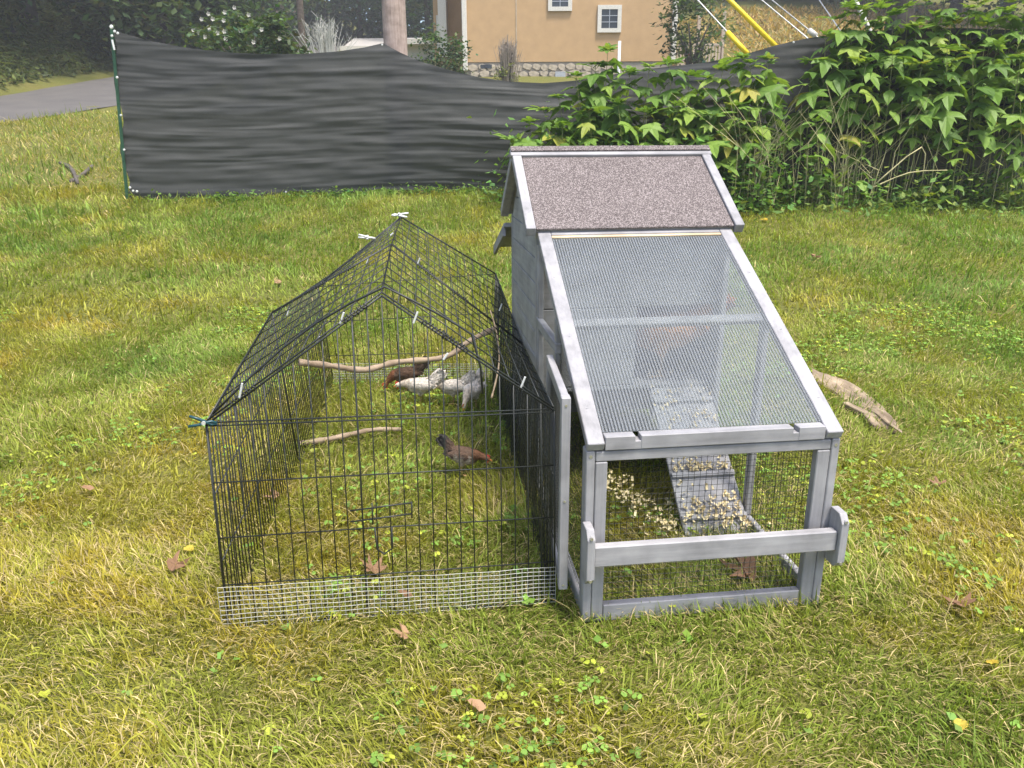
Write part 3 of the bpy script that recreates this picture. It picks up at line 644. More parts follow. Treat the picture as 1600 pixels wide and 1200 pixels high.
    for sg in (-1, 1):
        p = h0+hd*.006+hu*.004+Vector((0, sg*.0175, 0)); MB().tube([p, p+Vector((0, sg*.0025, 0))], [.0035, .002], 8).build('eye', MATS['black_eye'], root)
        p = h0+hd*.014-hu*.014+Vector((0, sg*.006, 0)); MB().tube([p, p-hu*.012], [.004, .0045], 6).build('wattle', MATS['red_comb'], root)
    root.scale = (s, s, s); return root
WH = ((.70, .63, .54), (.60, .52, .42), (.66, .56, .45), (.68, .62, .54)); BR = ((.09, .055, .035), (.18, .12, .08), (.24, .10, .05), (.05, .04, .03)); MX = ((.13, .085, .06), (.5, .43, .35), (.20, .10, .055), (.06, .055, .05)); OR = ((.72, .30, .07), (.74, .36, .12), (.72, .28, .06), (.6, .24, .05))
def gz_(px, py): p = at_z(px, py, 0); return (p.x, p.y, .012)
hen(gz_(634, 616), R(186), .64, 'peck', BR, 'dark brown young hen stooping behind the white ones in the pen')
hen(gz_(658, 634), R(172), .64, 'low', WH, 'white young hen stretching its neck forward beside the brown hen')
hen(gz_(708, 634), R(176), .60, 'low', WH, 'white young hen between two other white hens in the pen')
hen(gz_(738, 640), R(-112), .58, 'peck', WH, 'white young hen with raised tail feeding beside the pen side wall')
hen(gz_(726, 745), R(-18), .54, 'low', MX, 'brown and white hen with dark tail alone on the grass in the pen')
l = CM @ Vector((.49, .95, .40)); hen(tuple(l), R(165), 1.2, 'low', OR, 'orange brown hen in the coop doorway seen through the ribbed panel')

# ------------------------------------------------------------------ fence with shade cloth
TOP = [(172, 46), (200, 54), (240, 65), (300, 76), (360, 82), (420, 85), (480, 84), (530, 80), (570, 74), (598, 67), (625, 82), (660, 97), (700, 109), (750, 121), (800, 128), (850, 130), (900, 126), (960, 116), (1020, 107), (1100, 98), (1160, 86), (1215, 70), (1260, 60), (1320, 52), (1400, 46), (1500, 44), (1620, 48), (1760, 56)]
def fenceY(px): return float(np.interp(px, [170, 600, 850, 1250, 1800], [9.75, 10.2, 10.25, 10.0, 9.6]))
fence = empty('shade_cloth_fence', at(196, 298, 9.75), 0, 'long black shade cloth screen fence sagging between posts at lawn edge', 'fence'); F0 = fence.location.copy()
NU, NV = 420, 120; V = []; Fq = []
tx, ty = zip(*TOP)
for i in range(NU+1):
    px = 172+(1760-172)*i/NU; Y = fenceY(px); tp = at(px, float(np.interp(px, tx, ty)), Y)
    shift = 24*max(0, 1-(px-172)/500)
    bx = at(px+shift, 305, Y); bz = h1(bx.x, Y)+.02+.02*math.sin(px*.045)+.012*math.sin(px*.13)
    for j in range(NV+1):
        v = j/NV; x = bx.x*(1-v)+tp.x*v; z = bz*(1-v)+tp.z*v
        sag = mnoise.noise((x*.55, z*5.5+.25*math.sin(x*1.1), 1.))*.012-abs(mnoise.noise((x*.45+z*.3, z*7+.6*math.sin(x*.8), 3.)))*.032*max(0, mnoise.noise((x*.9, z*1.1, 21.))+.35)-abs(mnoise.noise((x*.7-z*.5, z*19+.7*math.sin(x*1.3), 13.)))*.013+mnoise.noise((x*1.6, z*13+.4*math.sin(x), 5.))*.014+mnoise.noise((x*4, z*9, 9.))*.008
        if i < 3: x += .035*math.sin(v*math.pi*5)*(1-i/3)+.03*(1-i/3)
        dr = -.10*math.sin(math.pi*v)*(.5+.5*math.sin(x*.7+1))
        V.append((x-F0.x, Y+sag+dr-F0.y, z-F0.z))
for i in range(NU):
    for j in range(NV): a = i*(NV+1)+j; Fq.append((a, a+NV+1, a+NV+2, a+1))
me = bpy.data.meshes.new('cloth'); me.from_pydata(V, [], Fq); link('cloth', me, MATS['shade_cloth'], fence, True)
def fpost(a, b, r=.02, mat='green_post'):
    d = (b-a); s = MB().beam(a-F0, b-F0, .035, .012, (0, 1, 0)); s.beam(a-F0+Vector((.0, .02, 0)), b-F0+Vector((0, .02, 0)), .010, .034, (0, 1, 0)); return s.build('post', MATS[mat], fence)
A0 = at(197, 299, 9.72); B0 = at(174, 44, 9.72); p0 = fpost(A0-Vector((0, 0, .1)), B0)
for f in (.2, .32, .44, .56, .68): q = A0.lerp(B0, f)-F0-Vector((0, .008, 0)); MB().beam(q-Vector((.006, 0, 0)), q+Vector((.006, 0, 0)), .01, .012).build('stud', MATS['green_post'], p0)
for px in (1100, 1400, 1700): b = at(px, float(np.interp(px, tx, ty))-4, fenceY(px)+.08); a = Vector((b.x, b.y, h1(b.x, b.y)-.1)); fpost(a, b)
for (px, py, r_) in ((174, 42, .024), (179, 49, .017), (175, 56, .016), (184, 52, .017), (183, 121, .016), (189, 180, .014), (194, 234, .014), (203, 293, .016), (208, 298, .014), (214, 299, .016), (447, 300, .014), (597, 70, .012), (1240, 66, .014)):
    q = at(px, py, fenceY(px)-.09)-F0; MB().tube([q-Vector((0, .012, 0)), q, q+Vector((0, .012, 0))], [r_*.7, r_, r_*.7], 8).build('clip', MATS['white_plastic'], fence)
q = at(175, 62, 9.66)-F0; MB().tube([q, q-Vector((-.01, 0, .11))], .012, 6).build('clip', MATS['white_plastic'], fence)

# ------------------------------------------------------------------ weeds (tall, lobed leaves)
LM = [leaf_shape(5, 1, .85, .22, .35, 11), leaf_shape(5, 1, .9, .18, .45, 12), leaf_shape(3, 1, 1.0, .2, .42, 13), leaf_shape(3, 1, .95, .15, .35, 14), leaf_shape(1, 1, .62, .3, .35, 15)]
for me in LM: me.materials.append(MATS['weed_leaf'])
def weed(base, top, leaf, label, group, seed, start=.22, kinds=(0, 1, 2, 3), dens=.115):
    rr = random.Random(seed); e = empty('tall_weed', base, 0, label, 'plant', group); T = top-base; L = T.length
    bend = Vector((rr.uniform(-.08, .08), rr.uniform(-.05, .05), 0))
    def c(f): return T*f+bend*math.sin(math.pi*f)
    MB().tube([c(k/6) for k in range(7)], [.011*(1-.75*k/6) for k in range(7)], 5).build('stem', MATS['stem'], e, True)
    n = int(L*(1-start)/dens); st = MB()
    for k in range(n):
        f = start+(1-start)*(k+.5+rr.uniform(-.2, .2))/n; p = c(f); a0 = (k % 2)*math.pi/2+rr.uniform(-.5, .5)
        for sg in (0, 1):
            a = a0+sg*math.pi+rr.uniform(-.3, .3); s = leaf*rr.uniform(.5, 1.2)*(1.1-.45*max(0, f-.7)/.3)*(.75 if f < .4 else 1)
            pl = s*rr.uniform(.3, .5)*(1.15-f*.5); out = Vector((math.cos(a), math.sin(a), .35+.5*f)).normalized(); q = p+out*pl
            st.tube([p, q], .003, 3, False)
            tilt = rr.uniform(-.75, -.15) if f < .93 else rr.uniform(-.1, .7)
            o = link('leaf', LM[rr.choice(kinds)]); o.parent = e; o.location = q; o.scale = (s, s, s)
            o.rotation_euler = (Matrix.Rotation(a-math.pi/2, 4, 'Z') @ Matrix.Rotation(tilt, 4, 'X') @ Matrix.Rotation(rr.uniform(-.35, .35), 4, 'Y')).to_euler()
    for k in range(4):
        a = k*math.pi/2+rr.uniform(-.3, .3); s = leaf*rr.uniform(.35, .55); o = link('leaf', LM[rr.choice(kinds)]); o.parent = e; o.location = c(1); o.scale = (s, s, s)
        o.rotation_euler = (Matrix.Rotation(a-math.pi/2, 4, 'Z') @ Matrix.Rotation(rr.uniform(.2, .8), 4, 'X')).to_euler()
    st.build('petioles', MATS['stem'], e)['kind'] = 'stuff'
    return e
def wd(px, py, Y, leaf, lab, grp, seed, bpx=None, **kw):
    t_ = at(px, py, Y); b = at(px if bpx is None else bpx, py, Y); base = Vector((b.x, Y, h1(b.x, Y)-.02)); weed(base, t_, leaf, lab, grp, seed, **kw)
G1, G2 = 'weeds behind the coop', 'weeds against the fence right of the gap'
La, Lb = 'tall leafy green weed in the stand directly behind the coop roof', 'very tall green weed in the dense stand against the right part of the fence'
sd_n = 100
for (px, py, Y, bpx) in ((800, 218, 9.50, 815), (828, 190, 9.54, 840), (850, 172, 9.59, 858), (872, 150, 9.63, 878), (900, 118, 9.68, 905), (930, 100, 9.70, 930), (950, 78, 9.72, 955), (985, 112, 9.68, 985), (1015, 104, 9.68, 1012), (1045, 98, 9.68, 1045), (1075, 118, 9.63, 1075), (1105, 122, 9.63, 1100), (1130, 108, 9.63, 1128), (1160, 90, 9.68, 1155), (1172, 98, 9.63, 1180), (1200, 92, 9.68, 1190),
    (880, 195, 9.36, 885), (920, 170, 9.40, 925), (965, 160, 9.40, 965), (1010, 175, 9.36, 1010), (1060, 165, 9.40, 1060), (1110, 180, 9.31, 1110), (1150, 165, 9.36, 1145), (1160, 190, 9.27, 1175)):
    sd_n += 1; wd(px, py, Y, .33, La, G1, sd_n, bpx, start=.3, dens=.10)
for (px, py, Y, bpx) in ((1325, 8, 9.75, 1330), (1358, -5, 9.78, 1360), (1388, 2, 9.75, 1388), (1418, -8, 9.75, 1420), (1448, 2, 9.75, 1448), (1475, -6, 9.75, 1475), (1530, -4, 9.75, 1530), (1560, -8, 9.72, 1560), (1590, 0, 9.7, 1590), (1268, 95, 9.63, 1275), (1290, 55, 9.68, 1300), (1312, 28, 9.72, 1322), (1340, 14, 9.72, 1345), (1372, 12, 9.68, 1372), (1402, 20, 9.68, 1405), (1432, 40, 9.63, 1430), (1460, 22, 9.68, 1458), (1488, 30, 9.63, 1488), (1515, 12, 9.68, 1515), (1545, 35, 9.59, 1545), (1575, 15, 9.63, 1570), (1602, 30, 9.59, 1600), (1630, 20, 9.59, 1630), (1660, 30, 9.59, 1660),
    (1355, 95, 9.45, 1350), (1395, 85, 9.40, 1392), (1440, 100, 9.36, 1440), (1480, 75, 9.36, 1480), (1520, 85, 9.31, 1520), (1560, 70, 9.27, 1560), (1595, 90, 9.22, 1600), (1640, 80, 9.22, 1640)):
    sd_n += 1; wd(px, py, Y, .30, Lb, G2, sd_n, bpx, kinds=(0, 1, 2, 3) if sd_n % 3 else (3, 4, 4), start=.36, dens=.11)
for (px, py, Y, bpx) in ((1275, 190, 9.22, 1290), (1590, 200, 9.00, 1600), (1500, 225, 9.04, 1505), (1350, 225, 9.13, 1352), (1620, 170, 9.00, 1625)):
    sd_n += 1; wd(px, py, Y, .22, 'short leafy weed at the front foot of the tall stand', 'short front weeds', sd_n, bpx, start=.15, kinds=(2, 3, 4))
# leaf clouds by numpy: many small bent leaves
def leaf_cloud(cent, size, cols, up=.4, aspect=.55):
    n = len(cent); a = rng.uniform(0, 2*np.pi, n); tl = rng.normal(up, .45, n)
    d = np.stack([np.cos(a)*np.cos(tl), np.sin(a)*np.cos(tl), -np.sin(tl)*.8], 1); sd_ = np.stack([-np.sin(a), np.cos(a), rng.normal(0, .35, n)], 1)
    sd_ /= np.linalg.norm(sd_, axis=1)[:, None]; s = np.asarray(size)[:, None]; nrm = np.cross(d, sd_)
    v = np.stack([cent, cent+d*s*.5+sd_*s*aspect*.5-nrm*s*.06, cent+d*s, cent+d*s*.5-sd_*s*aspect*.5-nrm*s*.06], 1)
    idx = np.arange(n)[:, None]*4; fq = np.concatenate([idx+np.array([[0, 1, 2]]), idx+np.array([[0, 2, 3]])], 1).ravel()
    return v.reshape(-1, 3), fq, np.full(2*n, 3), np.repeat(cols, 4, 0)
def cloud_obj(name, cent, size, cols, parent=None, **kw):
    v, f, l_, c = leaf_cloud(cent, size, cols, **kw); return link(name, np_mesh(name, v, f, l_, c), MATS['foliage'], parent)
def jitter(base, n, amt=.25): return np.clip(np.array(base)[None]*(1+rng.normal(0, amt, (n, 1)))+rng.normal(0, .01, (n, 3)), .004, 1)
# low undergrowth at the foot of the fence
pts = []; szs = []; cs = []
for _ in range(150):
    px = rng.choice([rng.uniform(1110, 1195), rng.uniform(1262, 1680), rng.uniform(1245, 1680)]); Y = rng.uniform(9.0, 9.7); x = at(px, 300, Y).x; n = 34; h = rng.uniform(.1, .5); r_ = rng.uniform(.1, .28)
    p = np.stack([x+rng.normal(0, r_, n), Y+rng.normal(0, r_, n), np.zeros(n)], 1); p[:, 2] = hgt(p[:, 0], p[:, 1])+np.abs(rng.normal(0, h*.6, n)); pts.append(p); szs.append(rng.uniform(.05, .13, n)); cs.append(jitter(random.choice([(.10, .2, .035), (.14, .24, .05), (.2, .26, .05)]), n))
for _ in range(60):
    px = rng.uniform(215, 800); Y = fenceY(px)-.12; x = at(px, 300, Y).x; n = 16; p = np.stack([x+rng.normal(0, .12, n), Y+rng.normal(-.05, .05, n), np.zeros(n)], 1); p[:, 2] = hgt(p[:, 0], p[:, 1])+np.abs(rng.normal(.03, .05, n)); pts.append(p); szs.append(rng.uniform(.03, .09, n)); cs.append(jitter((.11, .2, .035), n))
for _ in range(60):
    px = rng.uniform(800, 1230); Y = rng.uniform(9.0, 9.7); x = at(px, 300, Y).x; n = 40; p = np.stack([x+rng.normal(0, .2, n), Y+rng.normal(0, .2, n), np.zeros(n)], 1); p[:, 2] = hgt(p[:, 0], p[:, 1])+np.abs(rng.normal(.1, .4, n)); pts.append(p); szs.append(rng.uniform(.06, .14, n)); cs.append(jitter((.11, .21, .04), n))
o = cloud_obj('undergrowth', np.concatenate(pts), np.concatenate(szs), np.concatenate(cs)); tag(o, 'low leafy green undergrowth along the foot of the fence', None, None, 'stuff')
m = MB()
for _ in range(170):
    px = rng.choice([rng.normal(1320, 45), rng.normal(1180, 20), rng.uniform(1260, 1640)]); Y = rng.uniform(9.0, 9.6); x = at(px, 300, Y).x; h = rng.uniform(.5, 1.5); b = Vector((x, Y, h1(x, Y))); ln = Vector((rng.normal(0, .13), rng.normal(0, .1), 1)); ln2 = ln+Vector((rng.normal(0, .25), -.1, -.25*rng.random()))
    m.tube([b, b+ln*h*.5, b+ln2*h], [.005, .004, .0015], 3, False)
o = m.build('dry_stalks', MATS['straw']); tag(o, 'thin straw coloured dry stalks standing among the tall weeds', None, None, 'stuff')
for k, (a, b, c, Y) in enumerate((((1365, 290), (1440, 230), (1441, 280), 8.9), ((1360, 295), (1420, 270), (1480, 266), 8.9))):
    stick('bent_stalk', [at(*a, Y), at(*b, Y), at(*c, Y)], .008, .005, ('sharply bent dry stalk leaning out of the weeds', 'low arching dry stalk in front of the tall weeds')[k], 'stalk', 'straw', 3)

p = ground_hit(1588, 312); q = MB().tube([(0, 0, .04), (.45, .1, .10)], .04, 12).build('pipe_end', MATS['white_plastic'], None, True); q.location = p; tag(q, 'white pipe end lying at the edge of the weeds', 'pipe')
# ------------------------------------------------------------------ utility pole, guy wires
def A_pole(px0, px1, pyt, Y, r, name, label):
    p = at((px0+px1)/2, pyt, Y); base = Vector((p.x, Y, h1(p.x, Y)-.2)); m = MB(); L = 9.
    m.tube([(0, 0, L*k/8) for k in range(9)], [r*(1.06-.2*k/8) for k in range(9)], 16)
    o = m.build(name, MATS['utility_wood'], None, True); o.location = base; return tag(o, label, 'pole')
Yp = 10.9; A_pole(600, 633, 40, Yp, .5*33/F_PX*(Yp/math.cos(.3))*.97, 'utility_pole', 'thick brown wooden utility pole standing behind the black fence')
for (px, Y, lb) in ((471, 45, 'distant thin wooden utility pole beside the bare shrub'), (443, 62, 'far slim utility pole with crossarm over the flowering bush')):
    p = at(px, 40, Y); e = empty('distant_pole', (p.x, Y, h1(p.x, Y)), 0, lb, 'pole'); MB().tube([(0, 0, -.2), (0, 0, 14)], [.19, .15], 10).build('shaft', MATS['utility_wood'], e, True)
    if px == 443: MB().beam((-1.1, 0, at(443, 18, Y).z-h1(p.x, Y)), (1.1, 0, at(443, 18, Y).z-h1(p.x, Y)), .12, .12).build('crossarm', MATS['utility_wood'], e)
def guy(p0, p1, Y0, Y1, guard=None, label='', gm='yellow_plastic'):
    a = at(*p0, Y0); b = at(*p1, Y1); d = (b-a); top = a-d.normalized()*6; bot = b+d.normalized()*1.2
    e = empty('guy_wire', b, 0, label, 'guy wire'); MB().tube([top-b, bot-b], .009, 5).build('cable', MATS['cable'], e)
    if guard: q = a+d*guard[0]; r_ = a+d*guard[1]; MB().tube([q-b, r_-b], guard[2], 8).build('guard', MATS[gm], e, True)
guy((1090, 0), (1166, 82), 12, 11.4, (.62, 1.02, .035), 'guy wire with a short yellow guard behind the weeds')
guy((1140, 0), (1212, 72), 12, 11.4, (-1.2, 1.0, .034), 'guy wire fully sleeved in a long yellow guard')
guy((1190, 0), (1262, 60), 12, 11.4, None, 'thin bare grey guy wire with no sleeve beyond the fence')
guy((1206, 0), (1275, 56), 12.4, 11.8, (.85, 1.0, .04), 'thin guy wire with pale stub at its foot', 'trim_white')
guy((1280, 0), (1302, 32), 12, 11.6, None, 'short steep grey guy wire just above the weeds')
guy((1336, 0), (1364, 58), 11, 10.5, (-1.0, 1.0, .03), 'pale sleeved guy wire rising out of the tall weeds', 'trim_white')

# ------------------------------------------------------------------ tan house
def house():
    Y = 30.; xl, xr = at(724, 60, Y).x, at(1055, 60, Y).x; g = h1((xl+xr)/2, Y)-.3; e = empty('house', ((xl+xr)/2, Y, g), 0, 'tan stucco house with stone foundation and white framed windows', 'house'); ox = (xl+xr)/2
    def X(px, py=60): return at(px, py, Y).x-ox
    def Z(py, px=900): return at(px, py, Y).z-g
    zt = 9.5; zs = Z(96); D = 9
    wl_ = MB().box(X(724), X(1055), .06, D, zs, zt).build('wall', MATS['stucco'], e)
    fd = MB().box(X(726), X(1053), .10, D-.1, -.6, zs-.004).build('foundation', MATS['mortar'], e)
    rr = random.Random(5); z = Z(131); row = 0; cache = []
    for k in range(5):
        m = MB(); n = 7; pl = [(math.cos(2*math.pi*i/n+rr.uniform(-.25, .25))*rr.uniform(.42, .52), math.sin(2*math.pi*i/n+rr.uniform(-.25, .25))*rr.uniform(.42, .52)) for i in range(n)]
        m.prism(pl, 'y', -.5, .5); me = m.mesh('stone'); me.materials.append(MATS['stone']); cache.append(me)
    while z < zs-.1:
        h = .24; x = X(728)+rr.uniform(0, .15)
        while x < X(960):
            w_ = rr.uniform(.26, .5); o = link('stone', rr.choice(cache)); o.parent = fd; o.location = (x+w_/2, .09+rr.uniform(-.02, .02), z+h/2+rr.uniform(-.03, .03)); o.scale = (w_*1.02, .10, h*1.05); x += w_*.98
        z += h*.98
    def win(x0, x1, y0, y1, nm=(2, 3)):
        a, b, c, d = X(x0), X(x1), Z(y1), Z(y0); f = .14
        w_ = MB().box(a, b, -.02, .058, c, c+f).box(a, b, -.02, .058, d-f, d).box(a, a+f, -.019, .057, c+f, d-f).box(b-f, b, -.019, .057, c+f, d-f).build('window', MATS['trim_white'], e)
        MB().box(a+f, b-f, .01, .05, c+f, d-f).build('pane', MATS['window_glass'], w_)
        for k in range(1, nm[0]): x = a+f+(b-a-2*f)*k/nm[0]; MB().box(x-.011, x+.011, -.002, .009, c+f, d-f).build('muntin', MATS['cable'], w_)
        for k in range(1, nm[1]): z_ = c+f+(d-c-2*f)*k/nm[1]; MB().box(a+f, b-f, -.008, .006, z_-.011, z_+.011).build('muntin', MATS['cable'], w_)
    win(933, 970, 8, 51); win(856, 893, -22, 17)
    for px in (726, 1053): MB().box(X(px)-.09, X(px)+.09, -.06, .055, Z(110) if px < 800 else zs, zt-.1).build('downspout', MATS['trim_white'], e, bevel=.02)
    MB().box(X(806), X(806)+.03, .045, .058, zs, zt).build('expansion_joint', MATS['stone'], e)
    # set-back wing
    wg = MB().box(X(694)-.6, X(722), 2.5, D, -.6, zt-.4).build('wing', MATS['stucco'], e)
    MB().box(X(688)-.2, X(693)-.0, 1.6, 2.4, Z(80), zt-.4).build('corner_post', MATS['trim_white'], e)
    q0, q1 = X(699)-.6, X(714)-.6
    dw = MB().box(q0, q1, 2.42, 2.49, Z(62), Z(5)).build('window', MATS['trim_white'], e); MB().box(q0+.12, q1-.12, 2.39, 2.415, Z(58), Z(9)).build('pane', MATS['window_glass'], dw)
    rf_ = MB().prism([(X(724)-.8, zt+.01), (X(1055)+.8, zt+.01), ((X(724)+X(1055))/2, zt+3.2)], 'y', -.6, D+.4).build('roof', MATS['house_roof'], e)
    MB().box(X(750), X(768), .03, .095, Z(106), Z(100)).build('vent', MATS['window_glass'], e); MB().box(X(868), X(884), -.12, .05, Z(122), Z(112)).build('meter_box', MATS['cable'], e)
house()
p = at(967, 100, 14.); e = MB().tube([(0, 0, -1), (0, 0, .36)], .026, 10).build('vent_pipe', MATS['white_plastic'], None, True); e.location = p; tag(e, 'short white plastic pipe sticking up behind the fence', 'pipe')
# neighbour's pale house beyond the utility pole
def far_house(px0, px1, eave, ridge, Y, label):
    a, b = at(px0, eave, Y), at(px1, eave, Y); g = h1((a.x+b.x)/2, Y)-1; e = empty('far_house', ((a.x+b.x)/2, Y, g), 0, label, 'house'); w_ = (b.x-a.x)/2; zt = a.z-g; zr = at(px0, ridge, Y).z-g; D = 9
    MB().box(-w_, w_, 0, D, 0, zt).build('wall', MATS['pale_siding'], e)
    rf_ = MB().prism([(-.5, zt+.01), (D+.5, zt+.01), (D*.45, zr)], 'x', -w_-.5, w_+.5).build('roof', MATS['grey_shingle'], e)
    MB().box(-w_-.52, w_+.52, -.58, -.51, zt-.1, zt+.16).build('fascia', MATS['trim_white'], e)
    m = MB().box(w_*.1, w_*.1+1.0, -.05, .0-.004, zt*.45, zt*.8).build('window', MATS['trim_white'], e); MB().box(w_*.1+.1, w_*.1+.9, -.08, -.055, zt*.48, zt*.77).build('pane', MATS['window_glass'], m)
    return e
far_house(630, 712, 68, 42, 42, 'pale house with low grey roof beyond the utility pole')
far_house(547, 604, 78, 46, 52, 'small grey gabled house partly hidden behind the fence peak')
# deck and railing right of the house
def deck():
    Y = 31; a = at(1058, 96, Y); e = empty('deck', a, 0, 'weathered wooden deck railing at the corner of the house', 'deck'); b = at(1128, 92, Y)-a; h = at(1058, 68, Y).z-a.z
    MB().box(0, b.x, -.05, 2, -.25, -.05).build('floor', MATS['deck_wood'], e); MB().box(0, b.x, -.04, .04, h-.08, h).build('top_rail', MATS['deck_wood'], e)
    n = 14
    for k in range(n+1): x = b.x*k/n; MB().box(x-.035, x+.035, -.03, .03, -.05, h-.084).build('baluster', MATS['deck_wood'], e)
    for x in (b.x*.45, b.x): MB().box(x-.06, x+.06, .045, .165, -2, h+1.1).build('post', MATS['deck_wood'], e)
    q = MB().box(b.x*.22, b.x*.36, .3, .7, -.04, h*.62).build('red_chest', MATS['red_paint'], None, bevel=.04); q.location = a; tag(q, 'red box standing on the deck behind the railing', 'box')
deck()

# ------------------------------------------------------------------ trees and shrubs
def tree(px, Y, h, rx, rz, zc, n, leaf, col, label, group, name='tree', trunk_r=.22, x=None, low=.0):
    X = at(px, 100, Y).x if x is None else x; b = Vector((X, Y, h1(X, Y)-.1)); e = empty(name, b, 0, label, 'tree', group)
    m = MB(); m.tube([(0, 0, 0), (.05, 0, h*.3), (-.08, .05, h*.6), (0, 0, h*.9)], [trunk_r*1.2, trunk_r, trunk_r*.7, trunk_r*.2], 9)
    for k in range(7):
        a = k*2.4; z = h*(.3+.08*k); m.tube([(0, 0, z), (math.cos(a)*rx*.4, math.sin(a)*rx*.4, z+h*.08), (math.cos(a)*rx*.75, math.sin(a)*rx*.75, z+h*.13)], [trunk_r*.4, trunk_r*.25, .02], 5)
    m.build('trunk', MATS['bark'], e, True)
    nc = max(12, n//70); u = rng.normal(0, 1, (nc, 3)); u /= np.linalg.norm(u, axis=1)[:, None]; rad = rng.uniform(.35, 1., (nc, 1))**.6; cc = u*rad*np.array([rx, rx, rz])+np.array([0, 0, zc])
    k = rng.integers(0, nc, n); sp = rng.normal(0, 1, (n, 3)); cen = cc[k]+sp*np.array([.16*rx+.15, .16*rx+.15, .10*rz+.1]); tone = rng.uniform(.65, 1.3, nc)[k][:, None]
    cen[:, 2] = np.maximum(cen[:, 2], low); cols = jitter(col, n, .22)*tone
    cloud_obj('crown', cen, rng.uniform(.6, 1.3, n)*leaf, cols, e); return e
DK = (.035, .055, .02); MD = (.06, .10, .03); LT = (.09, .15, .045); BL = (.075, .12, .07)
gF, gC, gR = 'trees on the bank beyond the road', 'trees behind the fence', 'trees on the rise right of the house'
lF, lC, lR = 'dark shady tree on the steep bank beyond the road', 'green tree in the row beyond the fence left of the utility pole', 'dark leafy tree on the rise to the right of the tan house'
for k, (x, y, h, r_) in enumerate(((-17.5, 20, 11, 3.6), (-20, 24, 13, 4), (-18.2, 28, 12, 3.8), (-23, 27, 14, 4.5), (-19, 33, 13, 4), (-24, 34, 15, 5), (-18.5, 39, 13, 4.2), (-23, 18, 12, 4), (-27, 23, 13, 4.5), (-22, 42, 15, 5))):
    tree(0, y, h, r_, h*.42, h*.46, 3600, .34, DK, lF, gF, 'forest_tree', .25, x)
for k, (px, Y, h, r_, c) in enumerate(((235, 40, 13, 4.5, DK), (300, 44, 13, 4.5, MD), (350, 52, 15, 5, MD), (405, 56, 16, 5, MD), (450, 66, 15, 6, BL), (510, 68, 15, 6, BL), (565, 66, 16, 6, BL), (620, 64, 16, 6, BL), (670, 60, 16, 6, BL), (265, 34, 9, 3.2, MD), (330, 36, 8, 2.6, LT), (720, 58, 16, 6, MD))):
    tree(px, Y, h, r_, h*.40, h*.38, 3400, .42, c, {DK: 'dark', MD: 'mid green', LT: 'pale green', BL: 'bluish'}[c]+' tree in the row beyond the fence left of the house', gC, 'background_tree', .2)
for k, (px, Y, h, r_, c) in enumerate(((1150, 50, 14, 5, DK), (1210, 52, 14, 5, DK), (1270, 50, 14, 5, DK), (1330, 48, 14, 5, DK), (1400, 44, 14, 5, DK), (1480, 42, 14, 5, DK), (1560, 40, 13, 5, DK), (1640, 38, 13, 5, DK))):
    tree(px, Y, h, r_, h*.40, h*.40, 3400, .36, c, lR, gR, 'hillside_tree', .25)
e = tree(1393, 13.2, 9, 2.4, 1.8, 6.5, 1200, .22, MD, 'tree with a thick grey trunk rising behind the tall weeds', None, 'trunk_tree', .20)
e = tree(1600, 13.2, 9, 2.0, 1.8, 6.5, 1200, .22, MD, 'tree with a pale grey trunk at the end of the fence', None, 'trunk_tree', .16)
# flowering bush and others
def bush(px, py, Y, rx, rz, n, leaf, col, label, flowers=0):
    c = at(px, py, Y); g = h1(c.x, Y); e = empty('bush', (c.x, Y, g), 0, label, 'bush'); zc = c.z-g
    m = MB()
    for k in range(6): a = k*1.05; m.tube([(0, 0, 0), (math.cos(a)*rx*.3, math.sin(a)*rx*.3, zc*.7), (math.cos(a)*rx*.6, math.sin(a)*rx*.6, zc*1.05)], [.06, .04, .015], 5)
    m.build('stems', MATS['bark'], e, True)
    nc = 40; u = rng.normal(0, 1, (nc, 3)); u /= np.linalg.norm(u, axis=1)[:, None]; cc = u*rng.uniform(.5, 1, (nc, 1))*np.array([rx, rx, rz])+np.array([0, 0, zc]); k = rng.integers(0, nc, n); cen = cc[k]+rng.normal(0, 1, (n, 3))*np.array([rx, rx, rz])*.16
    cloud_obj('crown', cen, rng.uniform(.7, 1.3, n)*leaf, jitter(col, n)*rng.uniform(.7, 1.3, nc)[k][:, None], e)
    for k in range(flowers):
        a = rng.uniform(-2.6, -.5); t_ = rng.uniform(-.3, 1); q = Vector((math.cos(a)*rx*math.sqrt(max(0, 1-t_*t_))*1.05, math.sin(a)*rx*math.sqrt(max(0, 1-t_*t_))*1.05, zc+t_*rz*1.02)); m = MB()
        for j in range(5): b = j*1.257; m.add([q, q+Vector((math.cos(b)*.04, -.03, math.sin(b)*.04)), q+Vector((math.cos(b+.6)*.055, -.02, math.sin(b+.6)*.055)), q+Vector((math.cos(b+1.1)*.04, -.03, math.sin(b+1.1)*.04))], [(0, 1, 2, 3)])
        m.build('flower', MATS['petal'], e)
    return e
bush(388, 68, 20, 1.25, .75, 2600, .17, (.06, .10, .03), 'rounded evergreen bush dotted with white flowers behind the fence', 18)
bush(683, 96, 24, .95, .75, 1600, .14, (.06, .10, .04), 'dense green shrub at the corner of the tan house')
bush(1085, 45, 27, 1.1, 1.6, 1500, .20, (.07, .11, .04), 'leafy drooping shrub over the deck at the house corner')
bush(792, 118, 27.5, .45, .4, 500, .10, (.16, .19, .04), 'small yellow green bush at the foot of the twiggy shrub')
